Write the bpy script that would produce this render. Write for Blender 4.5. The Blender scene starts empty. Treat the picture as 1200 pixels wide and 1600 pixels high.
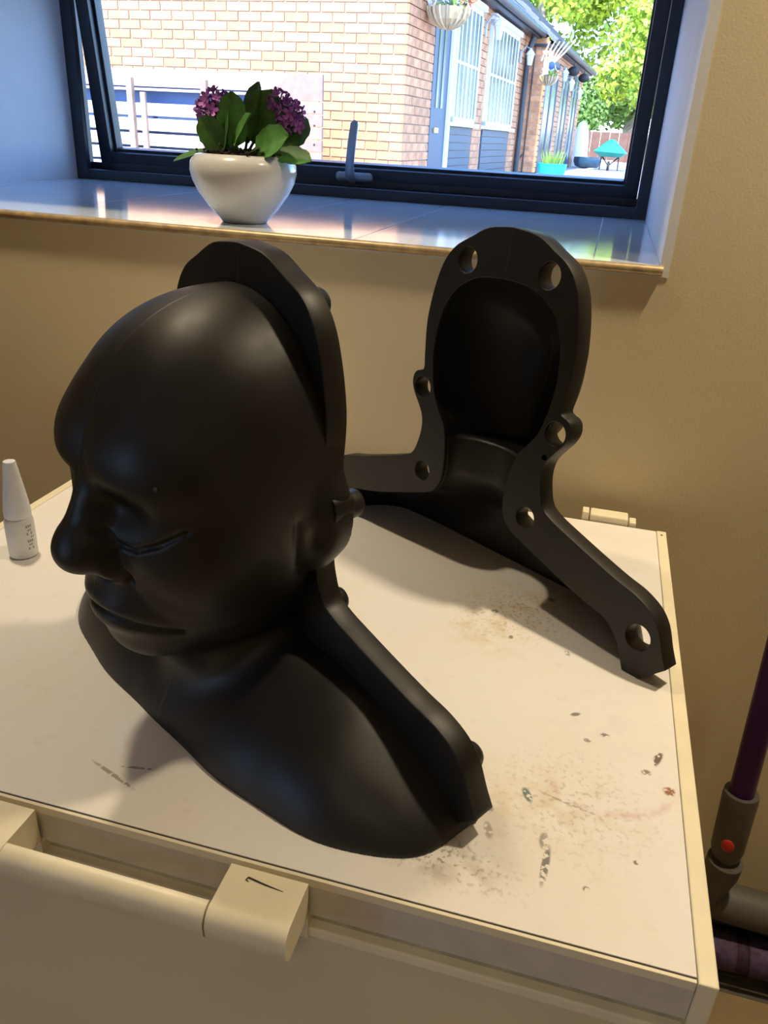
import bpy, bmesh, math, random
import numpy as np
from mathutils import Vector, Matrix
random.seed(7); rng = np.random.default_rng(7)
sc = bpy.context.scene
COL = sc.collection
OZ = 0.72                     # everything is laid out with z = 0 on the freezer top, then lifted so the floor is z = 0
C = (-0.14384, -0.37563, 0.47887)   # camera position

# ---------------------------------------------------------------- camera
cam = bpy.data.cameras.new('camera'); co = bpy.data.objects.new('camera', cam); COL.objects.link(co)
RX = Vector((0.96409, 0.26070, 0.04952)); RD = Vector((0.15565, -0.40417, -0.90135)); RF = Vector((-0.21497, 0.87666, -0.43033))
def rodr(r):
    r = np.array(r, float); th = np.linalg.norm(r); k = r/th
    K = np.array([[0, -k[2], k[1]], [k[2], 0, -k[0]], [-k[1], k[0], 0]])
    return np.eye(3)+math.sin(th)*K+(1-math.cos(th))*K@K
Rc = rodr((0.436177067, 0.248628328, 0.107196228)) @ np.array([[1, 0, 0], [0, 0, -1], [0, 1, 0]], float)
M = Matrix(((Rc[0][0], -Rc[1][0], -Rc[2][0], C[0]), (Rc[0][1], -Rc[1][1], -Rc[2][1], C[1]), (Rc[0][2], -Rc[1][2], -Rc[2][2], C[2]+OZ), (0, 0, 0, 1)))
co.matrix_world = M
cam.sensor_fit = 'HORIZONTAL'; cam.sensor_width = 36; cam.lens = 36*1242.697/1200; cam.clip_start = 0.02; cam.clip_end = 500
sc.camera = co
# ---------------------------------------------------------------- world, sun, lamps, exposure
SKY = 1.05; SUN = 9.2
w = bpy.data.worlds.new('world'); sc.world = w; w.use_nodes = True
nt = w.node_tree; bg = nt.nodes['Background']; sk = nt.nodes.new('ShaderNodeTexSky')
sk.sky_type = 'NISHITA'; sk.sun_disc = False; sk.sun_elevation = math.radians(46); sk.sun_rotation = math.radians(172)
sk.air_density = 1.0; sk.dust_density = 0.6; sk.ozone_density = 2.0
wbm = nt.nodes.new('ShaderNodeMix'); wbm.data_type = 'RGBA'; wbm.blend_type = 'MULTIPLY'; wbm.inputs[0].default_value = 1   # camera balanced for warm lamps: daylight reads blue
nt.links.new(sk.outputs[0], wbm.inputs[6]); wbm.inputs[7].default_value = (.72, .92, 1.25, 1); nt.links.new(wbm.outputs[2], bg.inputs[0]); bg.inputs[1].default_value = SKY
sl = bpy.data.lights.new('sun', 'SUN'); sl.energy = SUN; sl.angle = math.radians(0.6); sl.color = (1.0, .91, .70)
so = bpy.data.objects.new('sun', sl); COL.objects.link(so)
so.rotation_euler = Vector((0.045, 0.70, -0.72)).to_track_quat('-Z', 'Y').to_euler(); so.location = (0, -5, 12)
for nm, x, y, e, r in (('lamp_right', 0.30, 0.54, 7.5, .05), ('lamp_left', -0.98, 0.54, 5.0, .05), ('fill_behind', -0.15, -1.5, 10.0, .35)):  # the last, wide disc is an unseen soft fill that raises ambient light
    l = bpy.data.lights.new(nm, 'AREA'); l.shape = 'DISK'; l.size = r*2; l.energy = e; l.color = (1.0, .83, .57); l.spread = math.radians(98)
    o = bpy.data.objects.new(nm, l); COL.objects.link(o); o.location = (x, y, 1.55)
vs = sc.view_settings; sc.display_settings.display_device = 'sRGB'
vs.view_transform = 'Standard'; vs.look = 'None'; vs.exposure = 0.0; vs.gamma = 1.0; vs.use_curve_mapping = False

# ---------------------------------------------------------------- materials
def new_mat(name):
    m = bpy.data.materials.new(name); m.use_nodes = True
    return m, m.node_tree, m.node_tree.nodes['Principled BSDF']
def mat(name, col, rough=.5, metal=0, var=0., scale=20., bump=0., bscale=80., rand=0., trans=0, coat=0, sub=0, emit=None, spec=.5):
    m, t, b = new_mat(name); N, L = t.nodes, t.links
    b.inputs['Roughness'].default_value = rough; b.inputs['Metallic'].default_value = metal
    b.inputs['Base Color'].default_value = (*col, 1); b.inputs['Coat Weight'].default_value = coat
    b.inputs['Specular IOR Level'].default_value = spec
    tc = N.new('ShaderNodeTexCoord')
    src = None
    if var > 0:
        no = N.new('ShaderNodeTexNoise'); no.inputs['Scale'].default_value = scale; no.inputs['Detail'].default_value = 5
        L.new(tc.outputs['Object'], no.inputs['Vector'])
        mr = N.new('ShaderNodeMapRange'); mr.inputs[1].default_value = .3; mr.inputs[2].default_value = .7
        mr.inputs[3].default_value = 1-var; mr.inputs[4].default_value = 1+var; L.new(no.outputs['Fac'], mr.inputs[0])
        src = mr.outputs[0]
    if rand > 0:
        oi = N.new('ShaderNodeObjectInfo'); ge = N.new('ShaderNodeNewGeometry')
        ad = N.new('ShaderNodeMath'); ad.operation = 'ADD'; L.new(oi.outputs['Random'], ad.inputs[0]); L.new(ge.outputs['Random Per Island'], ad.inputs[1])
        fr = N.new('ShaderNodeMath'); fr.operation = 'FRACT'; L.new(ad.outputs[0], fr.inputs[0])
        m2 = N.new('ShaderNodeMapRange'); m2.inputs[3].default_value = 1-rand; m2.inputs[4].default_value = 1+rand; L.new(fr.outputs[0], m2.inputs[0])
        if src is None: src = m2.outputs[0]
        else:
            mu = N.new('ShaderNodeMath'); mu.operation = 'MULTIPLY'; L.new(src, mu.inputs[0]); L.new(m2.outputs[0], mu.inputs[1]); src = mu.outputs[0]
    if src is not None:
        vm = N.new('ShaderNodeVectorMath'); vm.operation = 'SCALE'; vm.inputs[0].default_value = col; L.new(src, vm.inputs['Scale'])
        L.new(vm.outputs[0], b.inputs['Base Color'])
    if bump > 0:
        nb = N.new('ShaderNodeTexNoise'); nb.inputs['Scale'].default_value = bscale; nb.inputs['Detail'].default_value = 6
        L.new(tc.outputs['Object'], nb.inputs['Vector'])
        bu = N.new('ShaderNodeBump'); bu.inputs['Strength'].default_value = bump; bu.inputs['Distance'].default_value = .002
        L.new(nb.outputs['Fac'], bu.inputs['Height']); L.new(bu.outputs[0], b.inputs['Normal'])
    if trans: b.inputs['Transmission Weight'].default_value = trans
    return m
def glass_mat(name, tint=(1, 1, 1), refl=.06, rough=.02):
    m = bpy.data.materials.new(name); m.use_nodes = True; t = m.node_tree; t.nodes.clear()
    o = t.nodes.new('ShaderNodeOutputMaterial'); mx = t.nodes.new('ShaderNodeMixShader'); tr = t.nodes.new('ShaderNodeBsdfTransparent')
    gl = t.nodes.new('ShaderNodeBsdfGlossy'); tr.inputs[0].default_value = (*tint, 1); gl.inputs['Roughness'].default_value = rough
    fr = t.nodes.new('ShaderNodeFresnel'); fr.inputs[0].default_value = 1.2
    t.links.new(fr.outputs[0], mx.inputs[0]); t.links.new(tr.outputs[0], mx.inputs[1]); t.links.new(gl.outputs[0], mx.inputs[2]); t.links.new(mx.outputs[0], o.inputs[0])
    return m
MT = dict(
    wall=mat('wall_paint', (.76, .635, .41), .75, var=.03, scale=3, bump=.12, bscale=300),
    reveal=mat('reveal_paint', (.80, .80, .80), .6, var=.03, scale=9, bump=.1, bscale=120),
    ceil=mat('ceiling_paint', (.80, .78, .72), .8),
    frame=mat('anthracite_frame', (.030, .040, .058), .38, var=.1, scale=40),
    gasket=mat('rubber_gasket', (.012, .013, .016), .6),
    alu=mat('brushed_handle', (.42, .48, .55), .35, metal=.35),
    tile=mat('sill_tile', (.68, .74, .80), .10, var=.05, scale=7, spec=.5),
    grout=mat('grout', (.7, .72, .75), .7),
    bronze=mat('bronze_trim', (.50, .36, .19), .38, metal=.35, var=.3, scale=60),
    gloss_white=mat('white_ceramic', (.72, .70, .66), .22, coat=.5),
    soil=mat('potting_soil', (.030, .018, .014), .95, var=.5, scale=150, bump=1, bscale=300),
    leaf=mat('leaf_green', (.085, .24, .045), .5, var=.3, scale=60, rand=.35),
    stem=mat('stem_green', (.09, .13, .04), .6),
    petal=mat('petal_purple', (.42, .12, .46), .6, var=.3, scale=200, rand=.45),
    cream=mat('cream_enamel', (.82, .74, .55), .35, var=.05, scale=30, bump=.06, bscale=200),
    body=mat('freezer_body', (.68, .60, .41), .42, var=.05, scale=8),
    fascia=mat('fascia_grey', (.60, .56, .50), .45, var=.07, scale=50),
    dark=mat('dark_seam', (.05, .04, .03), .8),
    seal=mat('rubber_seal', (.42, .38, .26), .6, var=.2, scale=60),
    bottle=mat('bottle_plastic', (.74, .74, .74), .4, spec=.5),
    capm=mat('cap_plastic', (.74, .75, .82), .35),
    ink=mat('grey_ink', (.30, .29, .30), .6),
    purple=mat('purple_tube', (.055, .012, .11), .28, metal=.6),
    vac=mat('vacuum_grey', (.075, .065, .055), .42, var=.1, scale=40),
    vacl=mat('vacuum_light_grey', (.075, .066, .055), .6),
    red=mat('red_button', (.42, .02, .012), .45),
    brush=mat('purple_brush', (.09, .06, .16), .7, var=.4, scale=120),
    clear=glass_mat('clear_cover', (.80, .76, .70)),
    glass=glass_mat('window_glass', (.985, .99, .985)),
    wood=mat('floor_wood', (.40, .31, .18), .38, var=.25, scale=9, rand=.25),
    mortar=mat('mortar', (.52, .42, .32), .9, var=.15, scale=60),
    brick=mat('brick_orange', (.59, .28, .135), .85, var=.22, scale=14, rand=.16, bump=.5, bscale=90),
    wood2=mat('floor_wood_dark', (.22, .15, .07), .4, var=.25, scale=9, rand=.2),
    white=mat('white_paint', (.74, .76, .80), .5),
    navy=mat('navy_paint', (.055, .075, .115), .5, rand=.1),
    darkpane=mat('dark_pane', (.08, .10, .085), .22, var=.5, scale=2, spec=.25),
    slate=mat('slate_roof', (.16, .18, .20), .6, rand=.2, var=.1),
    gutter=mat('black_gutter', (.035, .04, .048), .4),
    timber=mat('pale_timber', (.66, .56, .43), .8, var=.14, scale=12, rand=.08),
    timber2=mat('panel_timber', (.30, .195, .15), .8, var=.15, scale=14, rand=.1),
    bluebin=mat('blue_plastic', (.05, .10, .26), .5),
    paving=mat('paving', (.36, .36, .38), .85, var=.12, scale=3),
    kerb=mat('kerb_concrete', (.48, .47, .45), .85),
    gravel=mat('gravel', (.58, .42, .26), .9, var=.3, scale=20),
    tleaf=mat('tree_leaf', (.42, .56, .06), .6, rand=.5),
    tleaf2=mat('tree_leaf_dark', (.15, .27, .05), .6, rand=.5),
    bark=mat('bark', (.36, .31, .25), .9, var=.3, scale=8),
    fencebrown=mat('brown_fence', (.14, .07, .05), .8, var=.2, scale=5),
    teal=mat('teal_glaze', (.02, .42, .50), .3),
    tealp=mat('teal_plastic', (.03, .30, .24), .45),
    navyglaze=mat('navy_glaze', (.03, .08, .14), .25),
    grass=mat('grass_green', (.22, .36, .06), .7, rand=.4),
    wicker=mat('wicker', (.50, .38, .23), .8, rand=.3),
    rubber=mat('black_rubber', (.02, .02, .02), .7),
    blue=mat('blue_cloth', (.02, .07, .40), .7),
    pinkw=mat('pink_white_cloth', (.72, .55, .52), .7),
    brass=mat('brass', (.55, .42, .16), .3, metal=.9),
    lampglass=mat('lamp_glass', (.62, .66, .74), .2, spec=.8),
    bpetal=mat('pale_petals', (.80, .78, .76), .7, rand=.2),
    opetal=mat('coral_petals', (.65, .28, .16), .7, rand=.3),
    bpet=mat('blue_petals', (.25, .40, .62), .7, rand=.3),
)
# black printed plastic of the mould: fine layer lines, seam down the middle, small scuffs (object space)
def mould_mat():
    m, t, b = new_mat('black_printed_plastic'); N, L = t.nodes, t.links
    b.inputs['Base Color'].default_value = (.0070, .0064, .0062, 1); b.inputs['Roughness'].default_value = .45; b.inputs['Specular IOR Level'].default_value = .46
    tc = N.new('ShaderNodeTexCoord'); sx = N.new('ShaderNodeSeparateXYZ'); L.new(tc.outputs['Object'], sx.inputs[0])
    wv = N.new('ShaderNodeTexWave'); wv.bands_direction = 'Z'; wv.inputs['Scale'].default_value = 260; L.new(tc.outputs['Object'], wv.inputs['Vector'])
    ab = N.new('ShaderNodeMath'); ab.operation = 'ABSOLUTE'; L.new(sx.outputs['X'], ab.inputs[0])
    mr = N.new('ShaderNodeMapRange'); mr.inputs[1].default_value = 0; mr.inputs[2].default_value = .0011; mr.inputs[3].default_value = .6; mr.inputs[4].default_value = 0; L.new(ab.outputs[0], mr.inputs[0])
    no = N.new('ShaderNodeTexNoise'); no.inputs['Scale'].default_value = 35; no.inputs['Detail'].default_value = 6; L.new(tc.outputs['Object'], no.inputs['Vector'])
    a1 = N.new('ShaderNodeMath'); a1.operation = 'MULTIPLY_ADD'; a1.inputs[1].default_value = .012; L.new(wv.outputs['Fac'], a1.inputs[0]); L.new(mr.outputs[0], a1.inputs[2])
    a2 = N.new('ShaderNodeMath'); a2.operation = 'MULTIPLY_ADD'; a2.inputs[1].default_value = .25; L.new(no.outputs['Fac'], a2.inputs[0]); L.new(a1.outputs[0], a2.inputs[2])
    bu = N.new('ShaderNodeBump'); bu.inputs['Strength'].default_value = .35; bu.inputs['Distance'].default_value = .0012; L.new(a2.outputs[0], bu.inputs['Height']); L.new(bu.outputs[0], b.inputs['Normal'])
    m2 = N.new('ShaderNodeMapRange'); m2.inputs[1].default_value = .35; m2.inputs[2].default_value = .7; m2.inputs[3].default_value = .42; m2.inputs[4].default_value = .52; L.new(no.outputs['Fac'], m2.inputs[0]); L.new(m2.outputs[0], b.inputs['Roughness'])
    return m
MT['mould'] = mould_mat()
# dirty white laminate top: real stains and scratches with shapes of their own (object space, metres on the top)
def top_mat():
    m, t, b = new_mat('stained_laminate'); N, L = t.nodes, t.links
    b.inputs['Roughness'].default_value = .42
    tc0 = N.new('ShaderNodeTexCoord'); tcv = N.new('ShaderNodeVectorMath'); tcv.inputs[1].default_value = (-.42, .3385, -.72); L.new(tc0.outputs['Object'], tcv.inputs[0]); tc = type('T', (), {'outputs': {'Object': tcv.outputs[0]}})
    def noise(s, d=5):
        n = N.new('ShaderNodeTexNoise'); n.inputs['Scale'].default_value = s; n.inputs['Detail'].default_value = d; L.new(tc.outputs['Object'], n.inputs['Vector']); return n.outputs['Fac']
    n1, n2, n3 = noise(6), noise(55, 8), noise(220, 3)
    def rng_(src, a, b_, c=0, d=1):
        r = N.new('ShaderNodeMapRange'); r.inputs[1].default_value = a; r.inputs[2].default_value = b_; r.inputs[3].default_value = c; r.inputs[4].default_value = d; L.new(src, r.inputs[0]); return r.outputs[0]
    def mul(a, b_):
        x = N.new('ShaderNodeMath'); x.operation = 'MULTIPLY'; L.new(a, x.inputs[0])
        if isinstance(b_, float): x.inputs[1].default_value = b_
        else: L.new(b_, x.inputs[1])
        return x.outputs[0]
    cur = None
    def mixc(fac, a, col):
        x = N.new('ShaderNodeMix'); x.data_type = 'RGBA'; L.new(fac, x.inputs[0])
        if a is None: x.inputs[6].default_value = (.80, .775, .76, 1)
        else: L.new(a, x.inputs[6])
        x.inputs[7].default_value = (*col, 1); return x.outputs[2]
    cur = mixc(mul(rng_(n1, .4, .75), .5), None, (.80, .70, .54))
    cur = mixc(mul(rng_(n2, .60, .80), .25), cur, (.55, .46, .34))
    big = [(-.165, .42, .09, .06, 20, (.66, .50, .27), .55), (-.20, .345, .05, .05, 0, (.62, .45, .22), .55), (-.29, .10, .10, .035, -15, (.30, .25, .19), .95),
           (-.20, .05, .07, .03, -12, (.38, .31, .23), .85), (-.12, .12, .10, .06, 0, (.68, .58, .44), .7), (-.41, .19, .08, .05, 0, (.70, .62, .48), .5), (-.07, .24, .06, .10, 0, (.74, .70, .72), .5)]
    marks = [(-.030, .205, .013, .004, 70, (.12, .05, .04), .9), (-.022, .168, .006, .006, 0, (.30, .10, .04), .95), (-.040, .185, .005, .004, 0, (.2, .1, .08), .8),
             (-.115, .062, .0035, .022, -4, (.16, .15, .14), .9), (-.118, .085, .004, .010, 0, (.2, .2, .18), .7), (-.135, .128, .004, .010, 25, (.10, .16, .14), .9),
             (-.165, .105, .009, .0035, -20, (.30, .28, .22), .8), (-.16, .082, .004, .010, 15, (.30, .27, .21), .7), (-.102, .243, .006, .003, 30, (.18, .16, .15), .9),
             (-.075, .222, .005, .003, 0, (.2, .17, .15), .9), (-.09, .21, .004, .003, 0, (.2, .17, .15), .8), (-.10, .128, .026, .0015, -14, (.35, .28, .22), .7),
             (-.198, .395, .005, .004, 0, (.2, .15, .1), .85), (-.14, .442, .007, .005, 0, (.25, .18, .1), .85), (-.175, .35, .003, .004, 0, (.2, .15, .1), .8), (-.115, .34, .003, .006, 20, (.25, .2, .15), .8),
             (-.46, .045, .030, .0022, -20, (.25, .2, .16), .8), (-.445, .058, .018, .0016, 10, (.25, .2, .16), .8), (-.40, .33, .004, .003, 0, (.2, .16, .12), .8),
             (-.47, .29, .010, .004, -30, (.42, .22, .12), .8), (-.50, .34, .004, .003, 0, (.2, .15, .1), .8), (-.43, .215, .012, .008, 0, (.55, .38, .25), .5), (-.41, .155, .005, .003, 0, (.25, .2, .15), .8),
             (-.36, .115, .010, .003, 10, (.35, .27, .2), .7), (-.34, .10, .006, .005, 0, (.4, .3, .22), .6), (-.52, .41, .005, .003, 0, (.25, .2, .2), .8), (-.05, .085, .0025, .0025, 0, (.2, .15, .1), .9), (-.085, .05, .003, .003, 0, (.2, .15, .1), .9)]
    def blob(x, y, a, b_, ang, col, amt, soft, cur):
        mp = N.new('ShaderNodeMapping'); mp.vector_type = 'TEXTURE'; mp.inputs['Location'].default_value = (x, y, 0); mp.inputs['Rotation'].default_value = (0, 0, math.radians(ang)); mp.inputs['Scale'].default_value = (a, b_, 1)
        L.new(tc.outputs['Object'], mp.inputs['Vector'])
        ln = N.new('ShaderNodeVectorMath'); ln.operation = 'LENGTH'; L.new(mp.outputs[0], ln.inputs[0])
        f = rng_(ln.outputs['Value'], .15 if soft else .6, 1.0, amt, 0)
        if soft == 'speck': return mixc(mul(f, rng_(n3, .56, .62)), cur, col)
        f = mul(f, rng_(n2 if soft else n3, .42, .64 if soft else .47))
        return mixc(f, cur, col)
    for q in big: cur = blob(*q, True, cur)
    for q in ((-.29, .10, .10, .030, -15, (.22, .18, .13), .75), (-.17, .40, .10, .07, 20, (.30, .18, .08), .5), (-.20, .05, .09, .03, -12, (.25, .2, .15), .7), (-.41, .20, .09, .10, 0, (.3, .25, .2), .35), (-.10, .13, .09, .08, 0, (.3, .25, .2), .35)): cur = blob(*q, 'speck', cur)
    for q in marks: cur = blob(*q, False, cur)
    # faint pink arc (a wiped ring)
    mp = N.new('ShaderNodeMapping'); mp.vector_type = 'TEXTURE'; mp.inputs['Location'].default_value = (-.072, .187, 0); mp.inputs['Scale'].default_value = (.060, .060, 1); L.new(tc.outputs['Object'], mp.inputs['Vector'])
    ln = N.new('ShaderNodeVectorMath'); ln.operation = 'LENGTH'; L.new(mp.outputs[0], ln.inputs[0])
    su = N.new('ShaderNodeMath'); su.operation = 'SUBTRACT'; su.inputs[1].default_value = 1.0; L.new(ln.outputs['Value'], su.inputs[0])
    ab = N.new('ShaderNodeMath'); ab.operation = 'ABSOLUTE'; L.new(su.outputs[0], ab.inputs[0])
    sp = N.new('ShaderNodeSeparateXYZ'); L.new(mp.outputs[0], sp.inputs[0])
    cur = mixc(mul(mul(rng_(ab.outputs[0], .0, .10, .6, 0), rng_(sp.outputs['Y'], -.9, -.1, 1, 0)), rng_(n2, .4, .6)), cur, (.62, .36, .36))
    L.new(cur, b.inputs['Base Color'])
    return m
MT['top'] = top_mat()

# ---------------------------------------------------------------- helpers
def origin_of(p):
    v = Vector((0, 0, 0))
    while p is not None: v += p.location; p = p.parent
    return v
def link(name, me, m, parent=None, smooth=False):
    o = bpy.data.objects.new(name, me); COL.objects.link(o); o.parent = parent
    if m is not None and not me.materials: me.materials.append(MT[m] if isinstance(m, str) else m)
    if smooth:
        me.polygons.foreach_set('use_smooth', [True]*len(me.polygons))
    return o
def tag(o, label=None, cat=None, group=None, kind=None):
    if label: o['label'] = label
    if cat: o['category'] = cat
    if group: o['group'] = group
    if kind: o['kind'] = kind
    return o
def thing(name, label, cat, loc, group=None, rz=0, kind=None):
    o = bpy.data.objects.new(name, None); COL.objects.link(o); o.location = loc; o.rotation_euler = (0, 0, rz); o.empty_display_size = .05
    return tag(o, label, cat, group, kind)
class MB:
    """collects shapes; build() links them as one mesh. World coordinates unless local=True."""
    def __init__(s): s.v = []; s.f = []
    def add(s, V, F):
        n = len(s.v); s.v += [tuple(map(float, a)) for a in V]; s.f += [tuple(i+n for i in f) for f in F]; return s
    def box(s, x0, x1, y0, y1, z0, z1):
        V = [(x, y, z) for z in (z0, z1) for y in (y0, y1) for x in (x0, x1)]
        return s.add(V, [(0, 2, 3, 1), (4, 5, 7, 6), (0, 1, 5, 4), (2, 6, 7, 3), (0, 4, 6, 2), (1, 3, 7, 5)])
    def tube(s, pts, r, n=12, cap=True, sx=1.0):
        pts = [Vector(p) for p in pts]; rs = r if isinstance(r, (list, tuple)) else [r]*len(pts)
        V = []; F = []; up = None
        for i, p in enumerate(pts):
            d = (pts[min(i+1, len(pts)-1)]-pts[max(i-1, 0)]).normalized()
            if up is None: up = Vector((0, 0, 1)) if abs(d.z) < .9 else Vector((1, 0, 0))
            a = d.cross(up).normalized(); b = a.cross(d).normalized(); up = b
            for k in range(n):
                t = 2*math.pi*k/n; V.append(p+a*math.cos(t)*rs[i]*sx+b*math.sin(t)*rs[i])
        for i in range(len(pts)-1):
            for k in range(n): F.append((i*n+k, i*n+(k+1) % n, (i+1)*n+(k+1) % n, (i+1)*n+k))
        if cap: F += [tuple(range(n))[::-1], tuple((len(pts)-1)*n+k for k in range(n))]
        return s.add(V, F)
    def lathe(s, prof, cx, cy, cz, n=32, sy=1.0):
        V = []; F = []
        for r, z in prof:
            for k in range(n):
                t = 2*math.pi*k/n; V.append((cx+r*math.cos(t), cy+r*math.sin(t)*sy, cz+z))
        for i in range(len(prof)-1):
            for k in range(n): F.append((i*n+k, i*n+(k+1) % n, (i+1)*n+(k+1) % n, (i+1)*n+k))
        F += [tuple(range(n))[::-1], tuple((len(prof)-1)*n+k for k in range(n))]
        return s.add(V, F)
    def ball(s, c, r, n=10, m=6):
        prof = [(max(1e-4, math.sin(math.pi*i/m)), -math.cos(math.pi*i/m)) for i in range(m+1)]
        rx, ry, rz = r if isinstance(r, (tuple, list)) else (r, r, r)
        return s.lathe([(a*rx, b*rz) for a, b in prof], c[0], c[1], c[2], n, ry/rx)
    def prism(s, poly, ax, a0, a1):
        n = len(poly); V = []
        for a in (a0, a1):
            for p, q in poly: V.append((a, p, q) if ax == 0 else (p, a, q) if ax == 1 else (p, q, a))
        return s.add(V, [tuple(range(n))[::-1], tuple(range(n, 2*n))]+[(i, (i+1) % n, n+(i+1) % n, n+i) for i in range(n)])
    def mesh(s, name, off=(0, 0, 0)):
        me = bpy.data.meshes.new(name); me.from_pydata([(a-off[0], b-off[1], c-off[2]) for a, b, c in s.v], [], s.f)
        bm = bmesh.new(); bm.from_mesh(me); bmesh.ops.recalc_face_normals(bm, faces=bm.faces); bm.to_mesh(me); bm.free(); return me
    def build(s, name, m, parent=None, smooth=False, bevel=0, local=False):
        off = (0, 0, 0) if local or parent is None else origin_of(parent)
        o = link(name, s.mesh(name, off), m, parent, smooth)
        if smooth and len(s.f) < 20000:
            try: o.data.set_sharp_from_angle(angle=math.radians(50))
            except Exception: pass
        if bevel:
            bm = bmesh.new(); bm.from_mesh(o.data); bmesh.ops.bevel(bm, geom=bm.edges[:], offset=bevel, segments=2, affect='EDGES', profile=.5); bm.to_mesh(o.data); bm.free()
        return o
def box(name, m, parent, *b, bevel=0, local=False): return MB().box(*b).build(name, m, parent, bevel=bevel, local=local)
def centre(o):
    """move a parentless mesh's origin to its base centre"""
    n = len(o.data.vertices); a = np.empty(n*3); o.data.vertices.foreach_get('co', a); a = a.reshape(-1, 3)
    b = np.array([(a[:, 0].min()+a[:, 0].max())/2, (a[:, 1].min()+a[:, 1].max())/2, a[:, 2].min()])
    o.data.vertices.foreach_set('co', (a-b).ravel()); o.location = b; o.data.update(); return o

# ================================================================ ROOM SHELL
YW, YF = 0.733, 1.438
XL, XR, ZS, ZT = -1.393, -0.071, 0.343, 0.79
X0, X1, Y0, Z0, Z1 = -2.6, 1.7, -2.6, -.72, 1.6
YO = 1.502
wb = MB(); wb.box(X0, XL-.012, YW, YO, Z0, Z1).box(XR+.012, X1, YW, YO, Z0, Z1).box(XL-.012, XR+.012, YW, YO, Z0, ZS-.014).box(XL-.012, XR+.012, YW, YO, ZT+.012, Z1)
tag(wb.build('wall_back', 'wall'), kind='structure')
DY0, DY1, DZ = -2.45, -1.80, Z0+2.02
wl = MB(); wl.box(X0-.1, X0, Y0, DY0, Z0, Z1).box(X0-.1, X0, DY1, YO, Z0, Z1).box(X0-.1, X0, DY0, DY1, DZ, Z1)
tag(wl.build('wall_left', 'wall'), kind='structure')
d1 = thing('added_daylight_door', None, None, (X0-.05, (DY0+DY1)/2, Z0), kind='structure')  # unseen door, added as a stand-in for the room's other daylight
MB().box(X0-.09, X0-.03, DY0, DY0+.07, Z0, DZ).box(X0-.09, X0-.03, DY1-.07, DY1, Z0, DZ).box(X0-.09, X0-.03, DY0, DY1, DZ-.07, DZ).box(X0-.09, X0-.03, DY0, DY1, Z0, Z0+.10).build('door_frame', 'frame', d1)
box('pane', 'glass', d1, X0-.065, X0-.058, DY0+.07, DY1-.07, Z0+.10, DZ-.07)
tag(box('added_terrace', 'paving', None, -14, X0-.1, -9, YO, Z0-.1, Z0-.02), kind='structure')  # unseen paving added outside that door; bounces sunlight into the room
tag(box('wall_right', 'wall', None, X1, X1+.1, Y0, YO, Z0, Z1), kind='structure')
tag(box('wall_front', 'wall', None, X0-.1, X1+.1, Y0-.1, Y0, Z0, Z1), kind='structure')
tag(box('ceiling', 'ceil', None, X0-.1, X1+.1, Y0-.1, YO, Z1, Z1+.1), kind='structure')
# floor: boards near the vacuum are real planks
fl = box('floor', 'dark', None, X0-.1, X1+.1, Y0-.1, YO, Z0-.1, Z0-.012); tag(fl, kind='structure')
y = YW-.035
for i in range(9):
    y1, y0 = y, y-.13
    p = MB().box(X0, X1, y0+.0015, y1-.0015, Z0-.012, Z0).build('plank', 'wood' if i < 1 else 'wood2', fl); y = y0
box('plank', 'wood2', fl, X0, X1, Y0, y, Z0-.012, Z0); box('plank', 'wood', fl, X0, X1, YW-.034, YW, Z0-.012, Z0)

# window_1: reveals, sill, frame, open sash
win = thing('window_1', None, None, ((XL+XR)/2, YF, ZS)); win['kind'] = 'structure'
box('reveal', 'reveal', win, XL-.012, XL, YW-.0015, YF+.001, ZS-.014, ZT+.012)
box('reveal', 'reveal', win, XR, XR+.012, YW-.0015, YF+.06, ZS-.014, ZT+.012)
box('reveal', 'reveal', win, XL, XR, YW-.0015, YF+.06, ZT, ZT+.012)
sill = box('window_sill', 'grout', win, XL, XR, YW-.001, YF+.06, ZS-.014, ZS-.0012)
js = [XL, -1.335, -1.010, -.683, -.480, -.155, XR]
for a, b in zip(js[:-1], js[1:]):
    box('tile', 'tile', sill, a+.001, b-.001, YW+.0005, YF+.055, ZS-.012, ZS)
es = MB().tube([(XL-.05, YW-.003, ZS-.006), (XR+.004, YW-.003, ZS-.006)], .0062, 14).build('edge_strip', 'bronze', win, smooth=True)
def rail_frame(x0, x1, z0, z1, y0, y1, wl, wr, wbm, wt):
    return MB().box(x0, x0+wl, y0, y1, z0, z1).box(x1-wr, x1, y0, y1, z0, z1).box(x0+wl, x1-wr, y0, y1, z0, z0+wbm).box(x0+wl, x1-wr, y0, y1, z1-wt, z1)
rail_frame(XL, XR, ZS, ZT, YF, YF+.016, .029, .022, .022, .022).build('frame', 'frame', win, bevel=.0015)
rail_frame(XL, XR, ZS, ZT, YF+.017, YF+.062, .008, .0215, .020, .014).box(XL, XR, YF+.050, YF+.062, ZS+.02, ZS+.036).build('frame', 'frame', win, bevel=.0015)
rail_frame(XL+.002, XR-.010, ZS+.010, ZT-.01, YF+.0155, YF+.0175, .010, .010, .010, .01).build('gasket', 'gasket', win)
HZ = .765; ang = math.radians(7.5)     # top hinge line, opened outwards
sash = bpy.data.objects.new('sash', None)
def rotv(V):
    out = []
    for x, y, z in V:
        dy, dz = y-(YF+.006), z-HZ
        out.append((x, YF+.006+dy*math.cos(ang)-dz*math.sin(ang), HZ+dy*math.sin(ang)+dz*math.cos(ang)))
    return out
def sashpart(mb, name, m, parent, bevel=0, smooth=False):
    mb.v = rotv(mb.v); return mb.build(name, m, parent, bevel=bevel, smooth=smooth)
sx0, sx1, sz0, sz1 = XL+.033, XR-.0225, ZS+.0225, HZ
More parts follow.
